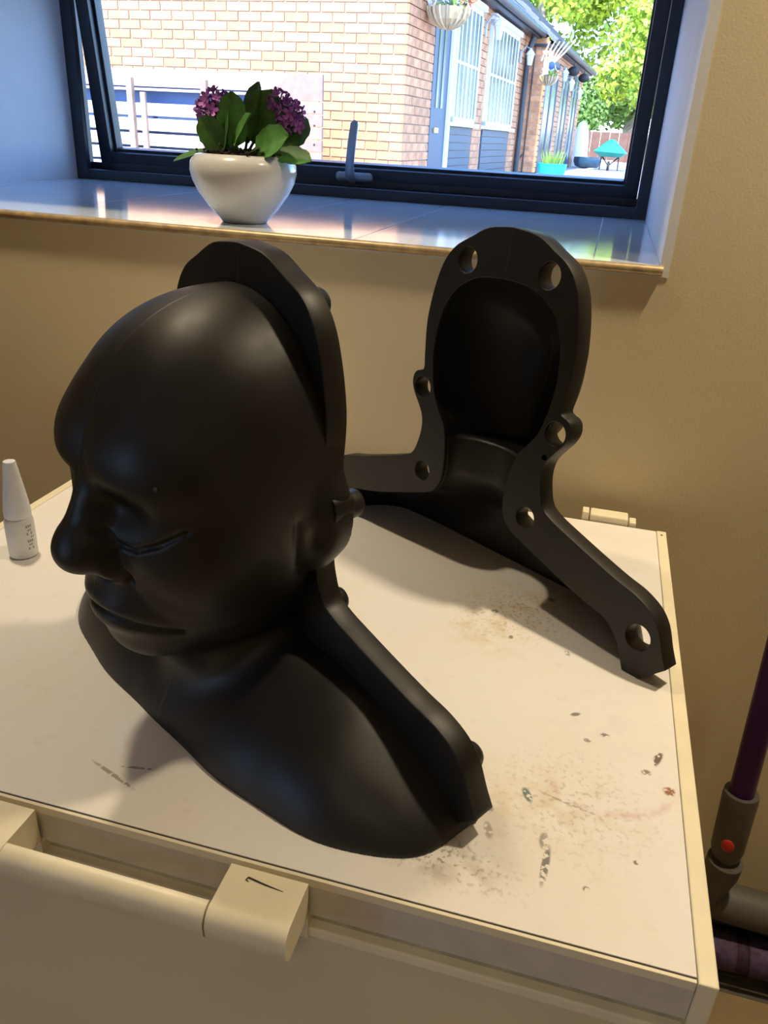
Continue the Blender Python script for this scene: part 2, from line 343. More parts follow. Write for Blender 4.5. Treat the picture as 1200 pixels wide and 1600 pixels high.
sash = sashpart(rail_frame(sx0, sx1, sz0, sz1, YF+.004, YF+.030, .030, .028, .034, .03), 'sash', 'frame', win, bevel=.0015)
sashpart(rail_frame(sx0+.026, sx1-.024, sz0+.030, sz1-.026, YF+.024, YF+.052, .010, .008, .010, .008), 'glazing_bead', 'frame', sash, bevel=.001)
sashpart(MB().box(sx0+.03, sx1-.03, YF+.036, YF+.042, sz0+.036, sz1-.03), 'pane', 'glass', sash)
hx, hz = -.712, sz0+.017
hb = MB().tube([(hx-.034, YF-.003, hz), (hx+.034, YF-.003, hz)], .010, 12); hb.ball((hx-.034, YF-.003, hz), .0105); hb.ball((hx+.034, YF-.003, hz), .0105)
sashpart(hb, 'handle_base', 'alu', sash, smooth=True)
hl = MB().tube([(hx-.004, YF-.004, hz-.006), (hx-.004, YF-.022, hz+.006), (hx-.002, YF-.030, hz+.030), (hx+.004, YF-.031, hz+.075), (hx+.010, YF-.030, hz+.112), (hx+.012, YF-.028, hz+.118)], [.0095, .011, .0095, .0098, .0092, .005], 12)
sashpart(hl, 'handle_lever', 'alu', sash, smooth=True)

# ================================================================ CHEST FREEZER
FX0, FX1, FY1 = -.84, 0.0, .677
fz = thing('chest_freezer', 'cream white chest freezer with a scuffed, stained flat lid and long front handle', 'freezer', ((FX0+FX1)/2, FY1/2, Z0))
box('body', 'body', fz, FX0+.004, FX1-.004, .004, FY1-.01, Z0, -.047, bevel=.003)
box('body_rim', 'cream', fz, FX0+.004, FX1-.013, -.004, .02, -.056, -.0465, bevel=.0015)
box('seal', 'seal', fz, FX0+.008, FX1-.012, .004, FY1-.014, -.047, -.038)
lid = box('lid', 'fascia', fz, FX0+.013, FX1-.013, .0, FY1, -.038, -.003, bevel=.001)
box('lid_panel', 'top', lid, FX0+.0135, FX1-.0135, .0035, FY1-.001, -.006, 0.0)
box('lid_front_edge', 'cream', lid, FX0+.0135, FX1-.0135, -.0006, .0022, -.008, -.0004, bevel=.0004)
box('dark_joint', 'dark', lid, FX0+.0135, FX1-.0135, .0018, .0037, -.005, -.0009)
for a, b in ((FX0, FX0+.0128), (FX1-.0128, FX1)):
    box('side_trim', 'cream', fz, a, b, -.0015, FY1+.001, -.040, 0.0006, bevel=.0012)
box('corner_cap', 'cream', fz, FX1-.0128, FX1, -.001, .012, -.085, -.041, bevel=.001)
# handle: front bar with rounded nose joined to the rim by two solid blocks, an open slot between
def nose(y1, x0, x1):
    P = [(y1, 0)]; yf = -.050
    P += [(yf+.010, 0.0)]
    for k in range(7):
        t = math.pi/2*(k/6); P.append((yf+.010-.010*math.sin(t), -.012+.012*math.cos(t)))
    P += [(yf+.001, -.022), (yf+.006, -.030), (yf+.012, -.032), (y1, -.032)]
    out = []
    for q in P:
        if not out or (abs(q[0]-out[-1][0])+abs(q[1]-out[-1][1])) > 1e-5: out.append(q)
    return MB().prism(out, 0, x0, x1)
nose(-.0375, -.495, -.3345).build('handle_bar', 'cream', fz, smooth=True)
hbk = nose(-.005, -.333, -.2745).build('handle_block', 'cream', fz, smooth=True)
nose(-.005, -.80, -.4955).build('handle_block', 'cream', fz, smooth=True)
box('handle_mount', 'cream', fz, -.333, -.2745, -.0055, .006, -.056, -.034); box('handle_mount', 'cream', fz, -.80, -.4955, -.0055, .006, -.056, -.034)
hs = MB()
hs.tube([(-.289, -.0165, .0003), (-.303, -.0150, .0003), (-.3165, -.0128, .0003), (-.3175, -.0150, .0003), (-.315, -.0162, .0003)], [.0002, .0007, .0008, .0006, .0003], 5)
tag(hs.build('scratch', 'dark', hbk), 'dark scratch on the handle block')
hg = box('hinge', 'cream', fz, -.104, -.052, FY1+.0015, FY1+.026, -.03, .010, bevel=.002)
box('hinge_tab', 'cream', hg, -.050, -.041, FY1+.0015, FY1+.020, -.03, .006, bevel=.001)
box('hinge_tab', 'cream', hg, -.115, -.106, FY1+.0015, FY1+.020, -.03, .012, bevel=.001)
MB().lathe([(.0016, 0), (.0016, .0004)], -.0066, FY1-.012, .0006, 10).build('screw_hole', 'dark', fz)

# ================================================================ THE TWO MOULD HALVES
K = 1.12
def mould_frame(az, t, x, y):
    u = Vector((math.cos(az), math.sin(az), 0)); n = Vector((math.sin(az)*math.cos(t), -math.cos(az)*math.cos(t), math.sin(t))); v = n.cross(u)
    if v.z < 0: v = -v
    # local axes: X = u (width), Y = -n (behind), Z = v (up);  local y = -w
    return Matrix(((u.x, -n.x, v.x, x), (u.y, -n.y, v.y, y), (u.z, -n.z, v.z, 0), (0, 0, 0, 1)))
OUT = [(0, .3575), (.0280, .3540), (.0490, .3435), (.0675, .3325), (.0800, .3160), (.0870, .295), (.0915, .270), (.0925, .250), (.0900, .222), (.0885, .2085), (.092, .205), (.0975, .203), (.1015, .1985), (.1025, .190), (.0985, .180), (.090, .169), (.083, .158), (.081, .145), (.0835, .130), (.0895, .115), (.102, .107), (.1221, .0995), (.1498, .0899), (.1801, .0802), (.2015, .0745), (.2185, .0656), (.2295, .0532), (.2375, .0348), (.2442, .0213), (.2231, .0006)]
CAV = [(.2053, .0006), (.1945, .024), (.178, .0395), (.156, .045), (.128, .053), (.100, .063), (.074, .072), (.055, .080), (.045, .092), (.0420, .105), (.0425, .125), (.0455, .143), (.050, .157), (.0600, .170), (.0690, .185), (.0755, .210), (.0777, .236), (.0744, .263), (.0680, .280), (.0585, .293), (.045, .3025), (.028, .3090), (0, .3115)]
HOLES = [(.049, .322, .0125), (.0868, .1875, .0118), (.0715, .0985, .0112), (.2126, .038, .0125)]
def catmull(P, sub=4, closed=False):
    P = [np.array(p, float) for p in P]; out = []
    for i in range(len(P)-1):
        p0, p1, p2, p3 = P[max(i-1, 0)], P[i], P[i+1], P[min(i+2, len(P)-1)]
        for k in range(sub):
            t = k/sub; out.append(.5*((2*p1)+(-p0+p2)*t+(2*p0-5*p1+4*p2-p3)*t*t+(-p0+3*p1-3*p2+p3)*t**3))
    out.append(P[-1]); return out
def smooth_half(P, ends):
    """spline through P but keep the listed end points sharp"""
    return catmull(P, 4)
oh = smooth_half(OUT[:-1], None)+[np.array(OUT[-1])]
ch = [np.array(CAV[0])]+smooth_half(CAV[1:], None)
def scale2(P, k): return [(p[0]*k, p[1]*k) for p in P]
FLANGE = [(a, b) for a, b in reversed(oh)]           # right foot .. crown
FLANGE = [(q[0], q[1]) for q in FLANGE] + [(-q[0], q[1]) for q in oh[1:]]      # ... left foot
FLANGE += [(-q[0], q[1]) for q in ch] + [(q[0], q[1]) for q in ch[::-1][1:]]
def plate(name, polys, y0, y1, bevel, m, parent, matrix):
    cu = bpy.data.curves.new(name, 'CURVE'); cu.dimensions = '2D'; cu.fill_mode = 'BOTH'; cu.extrude = (y1-y0)/2-bevel; cu.bevel_depth = bevel; cu.bevel_resolution = 1; cu.offset = -bevel
    for P in polys:
        sp = cu.splines.new('POLY'); sp.points.add(len(P)-1); sp.use_cyclic_u = True
        for i, (a, b) in enumerate(P): sp.points[i].co = (a, b, 0, 1)
    tmp = bpy.data.objects.new('tmp', cu); COL.objects.link(tmp)
    dg = bpy.context.evaluated_depsgraph_get(); me = bpy.data.meshes.new_from_object(tmp.evaluated_get(dg)); bpy.data.objects.remove(tmp)
    n = len(me.vertices); a = np.empty(n*3); me.vertices.foreach_get('co', a); a = a.reshape(-1, 3)
    b = np.stack([a[:, 0], (y0+y1)/2-a[:, 2], a[:, 1]], 1); me.vertices.foreach_set('co', b.ravel()); me.materials.clear(); me.update()
    o = link(name, me, m, parent); return o
def circ(x, z, r, n=28, sy=1): return [(x+r*math.cos(2*math.pi*k/n), z+r*sy*math.sin(2*math.pi*k/n)) for k in range(n)]

def surface_nets(F, org, h):
    nx, ny, nz = F.shape; ins = F < 0
    cnt = np.zeros((nx-1, ny-1, nz-1), np.int8)
    for dx in (0, 1):
        for dy in (0, 1):
            for dz in (0, 1): cnt += ins[dx:nx-1+dx, dy:ny-1+dy, dz:nz-1+dz]
    act = np.argwhere((cnt > 0) & (cnt < 8)); idx = -np.ones(cnt.shape, np.int64); idx[tuple(act.T)] = np.arange(len(act))
    S = np.zeros((len(act), 3)); W = np.zeros(len(act)); cs = [(a, b, c) for a in (0, 1) for b in (0, 1) for c in (0, 1)]
    for a in cs:
        for ax in range(3):
            if a[ax]: continue
            b = list(a); b[ax] = 1
            fa = F[act[:, 0]+a[0], act[:, 1]+a[1], act[:, 2]+a[2]]; fb = F[act[:, 0]+b[0], act[:, 1]+b[1], act[:, 2]+b[2]]
            m = (fa < 0) != (fb < 0); t = np.where(m, fa/np.where(fa-fb == 0, 1, fa-fb), 0)
            P = np.tile(np.array(a, float), (len(act), 1)); P[:, ax] += t; S[m] += P[m]; W[m] += 1
    V = (act+S/W[:, None])*h+np.array(org); Q = []
    for ax in range(3):
        sl0 = [slice(None)]*3; sl1 = [slice(None)]*3; sl0[ax] = slice(0, -1); sl1[ax] = slice(1, None)
        a, b = ins[tuple(sl0)], ins[tuple(sl1)]; E = np.argwhere(a != b); o1, o2 = (ax+1) % 3, (ax+2) % 3
        ok = (E[:, o1] > 0) & (E[:, o2] > 0) & (E[:, o1] < F.shape[o1]-1) & (E[:, o2] < F.shape[o2]-1); E = E[ok]
        flip = a[tuple(E.T)]; c = []
        for d1, d2 in ((-1, -1), (0, -1), (0, 0), (-1, 0)):
            e = E.copy(); e[:, o1] += d1; e[:, o2] += d2; c.append(idx[tuple(e.T)])
        q = np.stack(c, 1); q[~flip] = q[~flip][:, ::-1]; Q.append(q)
    return V, np.concatenate(Q)
def np_mesh(name, V, Q):
    me = bpy.data.meshes.new(name); me.vertices.add(len(V)); me.vertices.foreach_set('co', V.astype(np.float32).ravel())
    me.loops.add(Q.size); me.loops.foreach_set('vertex_index', Q.astype(np.int32).ravel()); me.polygons.add(len(Q))
    me.polygons.foreach_set('loop_start', (np.arange(len(Q))*Q.shape[1]).astype(np.int32)); me.polygons.foreach_set('loop_total', np.full(len(Q), Q.shape[1], np.int32))
    me.update(); me.validate(); return me
def smin(a, b, k): h = np.maximum(k-np.abs(a-b), 0)/k; return np.minimum(a, b)-h*h*k*.25
def smax(a, b, k): return -smin(-a, -b, k)
def seg2(A, B, P):
    """distance in a plane from grids A, B to polyline P"""
    d = np.full(np.broadcast(A, B).shape, 9., np.float32)
    for (a0, b0), (a1, b1) in zip(P[:-1], P[1:]):
        da, db = a1-a0, b1-b0; t = np.clip(((A-a0)*da+(B-b0)*db)/(da*da+db*db), 0, 1); d = np.minimum(d, np.hypot(A-a0-t*da, B-b0-t*db))
    return d

# ---- front half: face, neck and chest shell
H = .002
gu = np.arange(-.004, .292, H, np.float32)[:, None, None]; gw = np.arange(-.004, .212, H, np.float32)[None, :, None]; gv = np.arange(-.004, .392, H, np.float32)[None, None, :]
def ell(c, r):
    x, y, z = (gu-c[0])/r[0], (gw-c[2])/r[2], (gv-c[1])/r[1]; k0 = np.sqrt(x*x+y*y+z*z)
    k1 = np.sqrt((x/r[0])**2+(y/r[2])**2+(z/r[1])**2)+1e-9; return k0*(k0-1)/k1
def cap3(a, b, ra, rb=None):
    rb = ra if rb is None else rb; a = np.array((a[0], a[2], a[1])); b = np.array((b[0], b[2], b[1])); d = b-a
    t = np.clip(((gu-a[0])*d[0]+(gw-a[1])*d[1]+(gv-a[2])*d[2])/(d@d), 0, 1)
    return np.sqrt((gu-a[0]-t*d[0])**2+(gw-a[1]-t*d[1])**2+(gv-a[2]-t*d[2])**2)-(ra+(rb-ra)*t)
def front_sdf():
    # cranium: super-ellipsoid, boxier across than along
    x, y, z = np.abs(gu)/.1035, np.abs(gw-.028)/.128, np.abs(gv-.252)/.1185; pq, q = 2.45, 2.12
    f = (((x**pq+y**pq)**(q/pq)+z**q)**(1/q)-1)*.10
    f = smin(f, ell((0, .195, .064), (.092, .095, .090)), .035)
    f = smin(f, ell((0, .142, .060), (.080, .060, .088)), .03)
    f = smin(f, ell((.050, .188, .098), (.032, .030, .036)), .03)        # cheek bone
    f = smin(f, ell((0, .142, .114), (.046, .036, .048)), .028)          # muzzle
    f = smin(f, ell((0, .106, .114), (.040, .021, .036)), .022)          # chin
    f = smin(f, cap3((.022, .266, .140), (.062, .262, .116), .016), .020)   # brow ridge
    f = smin(f, ell((.036, .260, .108), (.044, .036, .0405)), .03)        # full forehead over the brow
    f = smax(f, -ell((.040, .231, .170), (.034, .012, .024)), .018)      # eye socket
    f = smin(f, ell((.046, .222, .115), (.032, .020, .023)), .014)       # closed eye
    f = smin(f, cap3((0, .246, .148), (0, .204, .163), .0135, .0195), .013)   # nose bridge
    f = smin(f, ell((0, .193, .167), (.0245, .0190, .0235)), .012)       # nose tip
    f = smin(f, ell((.024, .186, .152), (.0125, .0135, .018)), .007)     # nostril wing
    f = f+.0040*np.exp(-((gv-.1735)/.004)**2-((gu-.012)/.008)**2)*(gw > .14)   # nostril
    d = seg2(gu, gv, [(0, .1415), (.018, .1405), (.036, .135), (.056, .1290)]); f = f+.0042*np.exp(-(d/.0028)**2)*(gw > .05)      # mouth line
    f = f-.0016*np.exp(-((gv-.150+.1*gu)/.0060)**2-(gu/.034)**4)*(gw > .08)   # upper lip
    f = f-.0020*np.exp(-((gv-.130+.05*gu)/.0075)**2-(gu/.034)**4)*(gw > .08)  # lower lip
    d = seg2(gu, gv, [(.020, .214), (.030, .2055), (.046, .2040), (.064, .212), (.080, .224)]); f = f+.0032*np.exp(-(d/.0022)**2)*(gw > .06)   # lid line
    d = seg2(gu, gv, [(.029, .200), (.033, .186), (.036, .176)]); f = f+.0040*np.exp(-(d/.003)**2)*(gw > .06)    # crease beside the nose
    d = seg2(gu, gv, [(.040, .165), (.050, .150), (.058, .140)]); f = f+.0010*np.exp(-(d/.006)**2)*(gw > .06)    # cheek fold
    d = seg2(gw, gv, [(.048, .212), (.046, .190), (.042, .172)]); f = f+.0022*np.exp(-(d/.0035)**2)*(gu > .05)                 # in front of the ear
    f = smin(f, ell((.092, .190, .018), (.015, .030, .024)), .012)       # flattened ear
    f = smin(f, ell((.098, .208, .008), (.017, .030, .022)), .014)       # runs out into the tab
    f = f+.0040*np.exp(-((gv-.196)/.013)**2-((gw-.030)/.008)**2)*(gu > .05)
    # neck, throat
    n = (np.sqrt((gu/.056)**2+((gw-.012)/.076)**2)-1)*.06; n = np.maximum(n, gv-.15)
    n = smin(n, ell((0, .086, .070), (.050, .032, .048)), .02)
    f = smin(f, n, .012)
    # chest and shoulders
    rho = (np.abs(gu/.262)**3+np.abs(gw/.1275)**3)**(1/3)
    c = (rho**2.1+(np.maximum(gv, 0)/.092)**1.45-1)*.05+.0*gu
    ripple = .0012*np.sin(gu*46+gw*31)*np.sin(gw*52-gu*17)
    f = smin(f, c+ripple, .026)
    return f
f = front_sdf().astype(np.float32)
f = np.maximum(np.maximum(f, -(f+.008)), np.maximum(.0012-gw, .0006-gv))
f2 = np.concatenate([f[:1:-1][:-2], f[2:]], 0) if False else None
gfull = np.concatenate([f[:2:-1], f[2:]], 0)      # mirror about u = 0 (grid index 2 is u = 0)
V, Q = surface_nets(gfull, (-(f.shape[0]-1-2)*H, -.004, -.004), H)
V[:, 1] *= -1; Q = Q[:, ::-1]; VF = V.copy()       # local y = -w
m1 = mould_frame(-0.53177612, -0.02176585, -0.39436085, 0.22164679)
m2 = mould_frame(-.58, .08, -0.25316123, 0.45441454)
half_a = thing('mould_front_half', 'black printed mould half shaped as a closed-eyed face, neck and shoulders', 'mould', (0, 0, 0)); half_a.matrix_world = m1
half_b = thing('mould_back_half', 'black hollow mould half with holed flat flange, standing behind the face', 'mould', (0, 0, 0)); half_b.matrix_world = m2
me = np_mesh('face_shell', V, Q); link('face_shell', me, 'mould', half_a, smooth=True)
FK = scale2(FLANGE, K)
plate('flange', [FK], -.020, 0, .0008, 'mould', half_a, None)
for sgn in (1, -1):
    for k, (a, b, r) in enumerate(HOLES):
        a *= K*sgn; b *= K; L_ = .019
        MB().tube([(a, -.001, b), (a, L_*.75, b), (a, L_*.93, b), (a, L_, b)], [.0122, .0118, .0098, .005], 20).build('peg', 'mould', half_a, smooth=True, local=True)
# registration tab ends carry the small ring scars seen on the crown band
MB().add(*(lambda n: ([((-.062+r*math.cos(2*math.pi*i/n)), -.0203, .362+r*math.sin(2*math.pi*i/n)) for r in (.0095, .0086) for i in range(n)]+[((-.062+r*math.cos(2*math.pi*i/n)), -.0199, .362+r*math.sin(2*math.pi*i/n)) for r in (.0095, .0086) for i in range(n)],
    [(i, (i+1) % n, n+(i+1) % n, n+i) for i in range(n)]+[(2*n+i, 3*n+i, 3*n+(i+1) % n, 2*n+(i+1) % n) for i in range(n)]))(20)).build('ring_scar', 'mould', half_a, local=True)
for a, c_ in ((.074, .2600), (.014, .2590)):
    near_ = VF[(np.hypot(VF[:, 0]-a, VF[:, 2]-c_) < .003)]; yy = near_[:, 1].min()
    MB().ball((a, yy+.0012, c_), .0019 if a > .05 else .0013, 8, 5).build('pin_hole', 'dark', half_a, smooth=True, local=True)

# ---- back half: hollow shell behind the flange
cav_poly = [(-.2053*K, -.3)]+[(-q[0]*K, q[1]*K) for q in ch]+[(q[0]*K, q[1]*K) for q in ch[::-1][1:]]+[(.2053*K, -.3)]
h2 = .0022
au = np.arange(-.27, .272, h2, np.float32); av = np.arange(-.0044, .385, h2, np.float32); aw = np.arange(-.150, .004, h2, np.float32)
U2, V2 = np.meshgrid(au, av, indexing='ij'); dist = seg2(U2, V2, cav_poly)
inside = np.zeros(U2.shape, bool); P = cav_poly+[cav_poly[0]]
for (xa, ya), (xb, yb) in zip(P[:-1], P[1:]):
    if ya == yb: continue
    c = ((V2 > ya) != (V2 > yb)) & (U2 < (xb-xa)*(V2-ya)/(yb-ya)+xa); inside ^= c
sd = np.where(inside, dist, -dist)                # positive inside
def sstep(a, b, x): t = np.clip((x-a)/(b-a), 0, 1); return t*t*(3-2*t)
tcst = 1-sstep(.065, .120, V2)
Dn = .036+(.088-.036)*tcst; Rn = .046+(.060-.046)*tcst; Dh = .104-.012*sstep(.27, .36, V2); Rh = .088+0*V2
def shell_fn(t):
    def one(D_, R_):
        s_ = np.minimum(1, (sd+t)/(R_+t)); x = (1-s_)[:, None, :]; yv = aw[None, :, None]/(D_+t)[:, None, :]
        return (np.sqrt(x*x+yv*yv)-1)*(np.minimum(R_, D_))[:, None, :]*.9
    cut = (.163-t*1.2-av)[None, None, :]
    return smin(np.maximum(one(Dh, Rh), cut), one(Dn, Rn), .004)
def blur(a, n):
    for _ in range(n):
        for ax in (0, 1, 2): a = np.moveaxis(a, ax, 0); c = a.copy(); c[1:-1] = .25*a[:-2]+.5*a[1:-1]+.25*a[2:]; a = np.moveaxis(c, 0, ax)
    return a
fi = blur(shell_fn(0.), 1); fo = blur(shell_fn(.007), 2)
g = np.maximum(np.maximum(fo, -fi), np.maximum(aw[None, :, None]+.004, .0006-av[None, None, :])).astype(np.float32)
V, Q = surface_nets(g, (au[0], aw[0], av[0]), h2); V[:, 1] *= -1; Q = Q[:, ::-1]
link('hollow_shell', np_mesh('hollow_shell', V, Q), 'mould', half_b, smooth=True)
hp = [circ(a*K*s, b*K, r*1.08, 28, 1.0) for a, b, r in HOLES for s in (1, -1)]+[circ(.080*K, .1625*K, .0035, 12)]
plate('flange', [FK]+hp, 0.0, .022, .0008, 'mould', half_b, None)

# ================================================================ GLUE BOTTLE
bx, by = -.759, .330
b = thing('glue_bottle', 'small white plastic glue bottle with a tall tapered nozzle cap', 'bottle', (bx, by, 0))
MB().lathe([(.012, 0), (.0158, .0015), (.0165, .004), (.0165, .046), (.0150, .050), (.0135, .0515)], bx, by, 0, 28).build('bottle_body', 'bottle', b, smooth=True)
MB().lathe([(.0145, .0515), (.0152, .0525), (.0152, .060), (.0146, .0625), (.0140, .070), (.0105, .095), (.0072, .1185), (.0065, .1205), (.003, .121)], bx, by, 0, 28).build('nozzle_cap', 'capm', b, smooth=True)
pr = MB()
for i, (z, hh, da) in enumerate([(.044, .004, 0), (.0385, .003, .1), (.0345, .004, 0), (.029, .0025, .12), (.025, .004, .0), (.020, .003, .08), (.0155, .0035, 0)]):
    for j in range(3):
        t = math.radians(-28)+da+j*.16
        if (i+j) % 4 == 3: continue
        r = .0167; t2 = t+.11
        pr.add([(bx+r*math.cos(t), by+r*math.sin(t), z), (bx+r*math.cos(t2), by+r*math.sin(t2), z), (bx+r*math.cos(t2), by+r*math.sin(t2), z-hh*.8), (bx+r*math.cos(t), by+r*math.sin(t), z-hh*.8)], [(0, 1, 2, 3)])
pr.build('print', 'ink', b)

# ================================================================ POTTED PLANT
px, py = -.686, .829
pt = thing('flower_pot', 'white glossy rounded pot holding a purple-flowered plant on the tiled sill', 'pot', (px, py, ZS))
MB().lathe([(.031, 0), (.034, .0008), (.038, .006), (.053, .022), (.0675, .041), (.0765, .058), (.0800, .072), (.0785, .084), (.0715, .0935), (.0655, .0960), (.0625, .094), (.0635, .088), (.060, .084)], px, py, ZS, 56).build('pot_body', 'gloss_white', pt, smooth=True)
pl = thing('african_violet', 'leafy pot plant with two clusters of purple flowers in dark soil', 'plant', (px, py, ZS+.088))
so_ = MB(); n = 40; VV = [(px, py, ZS+.102)]; FF = []
for ri in (.3, .6, .85, 1.0):
    for k in range(n):
        t = 2*math.pi*k/n; r = .0625*ri; VV.append((px+r*math.cos(t), py+r*math.sin(t), ZS+.1005-.006*ri+rng.uniform(-.0025, .0025)))
for k in range(n): FF.append((0, 1+k, 1+(k+1) % n))
for i in range(3):
    for k in range(n): FF.append((1+i*n+k, 1+(i+1)*n+k, 1+(i+1)*n+(k+1) % n, 1+i*n+(k+1) % n))
so_.add(VV, FF)
soil = so_.build('soil', 'soil', pl)
cr = MB()
for i in range(190):
    t = rng.uniform(0, 2*math.pi); r = rng.uniform(.045, .0690) if i % 3 else rng.uniform(.0, .06); s = rng.uniform(.0012, .0034)
    cr.ball((px+r*math.cos(t), py+r*math.sin(t), ZS+.0970+rng.uniform(-.001, .0045)), (s, s*rng.uniform(.7, 1.3), s*.8), 6, 4)
tag(cr.build('soil_crumbs', 'soil', soil), kind='stuff')
def leaf_mesh(Lr, Wd, cup=.25, droop=.3):
    n, m = 10, 7; V = []; F = []
    for i in range(n):
        s = i/(n-1); wv = max(.10, math.sqrt(max(0, 1-(2*s**.9-1)**2))**.85)*Wd*(1+.05*math.sin(s*25))
        for j in range(m):
            a = (j/(m-1)-.5)*2
            V.append((a*wv*.5, s*Lr, -droop*Lr*s*s+cup*wv*abs(a)**1.7*.4-.04*Wd*math.exp(-(a/.15)**2)+.015*Wd*math.sin(s*16)*abs(a)))
    for i in range(n-1):
        for j in range(m-1): F.append((i*m+j, i*m+j+1, (i+1)*m+j+1, (i+1)*m+j))
    n0 = len(V); V += [(x, y, z-.0012) for x, y, z in V]; F += [tuple(k+n0 for k in f_[::-1]) for f_ in F]
    return V, F
def place_leaf(base, tip_dir, face, Lr, Wd, cup=.2, droop=.15, parent=None):
    V, F = leaf_mesh(Lr, Wd, cup, droop); d = Vector(tip_dir).normalized(); z = Vector(face); z = (z-d*z.dot(d)).normalized(); x = d.cross(z)
    mb = MB(); mb.add([x*p[0]+d*p[1]+z*p[2]+Vector(base) for p in V], F); return mb.build('leaf', 'leaf', parent, smooth=True)
DZP = -.017
def PV(dx, dy, dz): return (px+dx, py+dy, ZS+dz+DZP)
FC = (.3, -1, .45)
LV = [  # base, direction, facing, length, width
    ((.030, -.025, .118), (.75, -.25, .42), (.2, -1, .8), .060, .052), ((.018, .000, .128), (.35, .1, 1.0), FC, .078, .056), ((.005, .005, .128), (.05, .1, 1.0), (-.6, -1, .3), .085, .046),
    ((.058, -.015, .116), (1, -.15, .02), (.1, -.8, 1), .056, .036), ((-.005, -.02, .122), (.02, -.15, 1.0), FC, .072, .044), ((-.012, -.005, .122), (-.25, .1, 1.0), (.3, -1, .2), .066, .046),
    ((-.018, -.028, .118), (-.50, -.35, .75), (-.2, -1, .5), .052, .040), ((.020, .02, .125), (.45, .4, .9), FC, .080, .056), ((-.030, .01, .118), (-.7, .2, .6), (-.2, -1, .8), .058, .042),
    ((-.040, -.025, .116), (-1, -.25, -.16), (-.1, -.5, 1), .060, .020), ((-.030, .03, .118), (-.5, .5, .7), FC, .060, .05), ((.035, .03, .120), (.6, .4, .7), FC, .072, .052),
    ((.000, -.035, .118), (.45, -.35, .85), (-1, -.6, .3), .062, .036), ((-.025, -.02, .118), (.2, -.3, .9), (-.8, -1, .2), .055, .040), ((.045, .0, .118), (.8, .1, .75), (.1, -1, .7), .055, .046)]
for bs, d, fc, Lr, Wd in LV:
    place_leaf(PV(*bs), d, fc, Lr, Wd, parent=pl)
    pb = Vector(PV(*bs)); MB().tube([PV(bs[0]*.3, bs[1]*.3, .112), tuple(pb+Vector(d).normalized()*.01)], .0022, 6).build('leaf_stalk', 'stem', pl, smooth=True)
# flower clusters: five-petalled florets
fm = MB()
for k in range(5):
    t = 2*math.pi*k/5; c, s = math.cos(t), math.sin(t)
    P5 = [(0, 0, 0), (.0032, -.0022, .0008), (.0072, -.0026, .003), (.0088, 0, .0038), (.0072, .0026, .003), (.0032, .0022, .0008)]
    fm.add([(x*c-y*s, x*s+y*c, z) for x, y, z in P5]+[(x*c-y*s, x*s+y*c, z-.0008) for x, y, z in P5], [(0, 1, 2, 3, 4, 5), (11, 10, 9, 8, 7, 6)]+[(i, 6+i, 6+(i+1) % 6, (i+1) % 6) for i in range(6)])
fm.lathe([(.0004, -.009), (.0012, -.003), (.0018, 0), (.0015, .002)], 0, 0, 0, 6)
fme = fm.mesh('floret'); fme.materials.append(MT['petal'])
for cx, cy, cz, rad, nf in ((-.038, -.006, .168, .028, 44), (.070, .010, .170, .017, 18), (.050, .02, .186, .014, 10), (.078, .004, .156, .012, 8)):
    cl = MB(); base = Vector(PV(cx, cy, cz))
    cl.tube([PV(cx*.25, cy*.2, .112), tuple((base+Vector(PV(cx*.25, cy*.2, .112)))/2+Vector((.004, 0, 0))), tuple(base-Vector((0, 0, rad*.5)))], .0022, 6)
    stems = []
    for i in range(nf):
        ph = math.acos(1-1.75*(i+.5)/nf); th = i*2.399; d = Vector((math.sin(ph)*math.cos(th), math.sin(ph)*math.sin(th), math.cos(ph)))
        stems.append(d); cl.tube([tuple(base-Vector((0, 0, rad*.5))), tuple(base+d*rad*.8)], .0008, 4)
    tr = cl.build('flower_stalk', 'stem', pl)
    for d in stems:
        o = bpy.data.objects.new('flower', fme); COL.objects.link(o); o.parent = tr
        rr = rad*rng.uniform(.82, 1.12); o.location = base+d*rr-origin_of(pl)
        o.rotation_euler = (d+Vector(rng.uniform(-.25, .25, 3))).to_track_quat('Z', 'Y').to_euler(); s = rng.uniform(.8, 1.2); o.scale = (s, s, s)

# ================================================================ VACUUM CLEANER (leans against the wall beside the freezer)
VY = .615
vc = thing('stick_vacuum_cleaner', 'stick vacuum cleaner with purple tube and dark grey head beside the freezer', 'vacuum cleaner', (.22, VY, Z0))
ax0 = Vector((.182, VY+.005, -.512)); axd = Vector((-.012, .03, .49)).normalized()
def vp(t): return tuple(ax0+axd*t)
MB().tube([vp(.125), vp(.66)], .0178, 28).build('tube', 'purple', vc, smooth=True)
cf = MB().tube([vp(.015), vp(.030), vp(.10), vp(.128), vp(.136), vp(.136)], [.0200, .0240, .0250, .0256, .0245, .0180], 28).build('cuff', 'vac', vc, smooth=True)
cdir = (Vector(C)-Vector(vp(.05))); cdir = (cdir-axd*cdir.dot(axd)).normalized()
bc = Vector(vp(.052))+cdir*.0235
q = cdir.to_track_quat('Z', 'Y'); mbb = MB().ball((0, 0, 0), (.0095, .012, .004), 14, 8); mbb.v = [tuple(q @ Vector(v_)+bc) for v_ in mbb.v]
tag(mbb.build('release_button', 'red', cf, smooth=True), 'red release button')
j = Vector(vp(-.005)); MB().ball(tuple(j), (.0215, .0215, .0215), 20, 12).build('ball_joint', 'vacl', vc, smooth=True)
e0 = Vector(vp(-.002)); el = MB().tube([tuple(e0+Vector((0, -.004, .012))), tuple(e0+Vector((-.001, -.004, -.010))), tuple(e0+Vector((-.006, -.002, -.05))), tuple(e0+Vector((-.010, .004, -.110)))], [.0262, .0262, .0215, .0190], 24)
el.build('elbow', 'vac', vc, smooth=True)
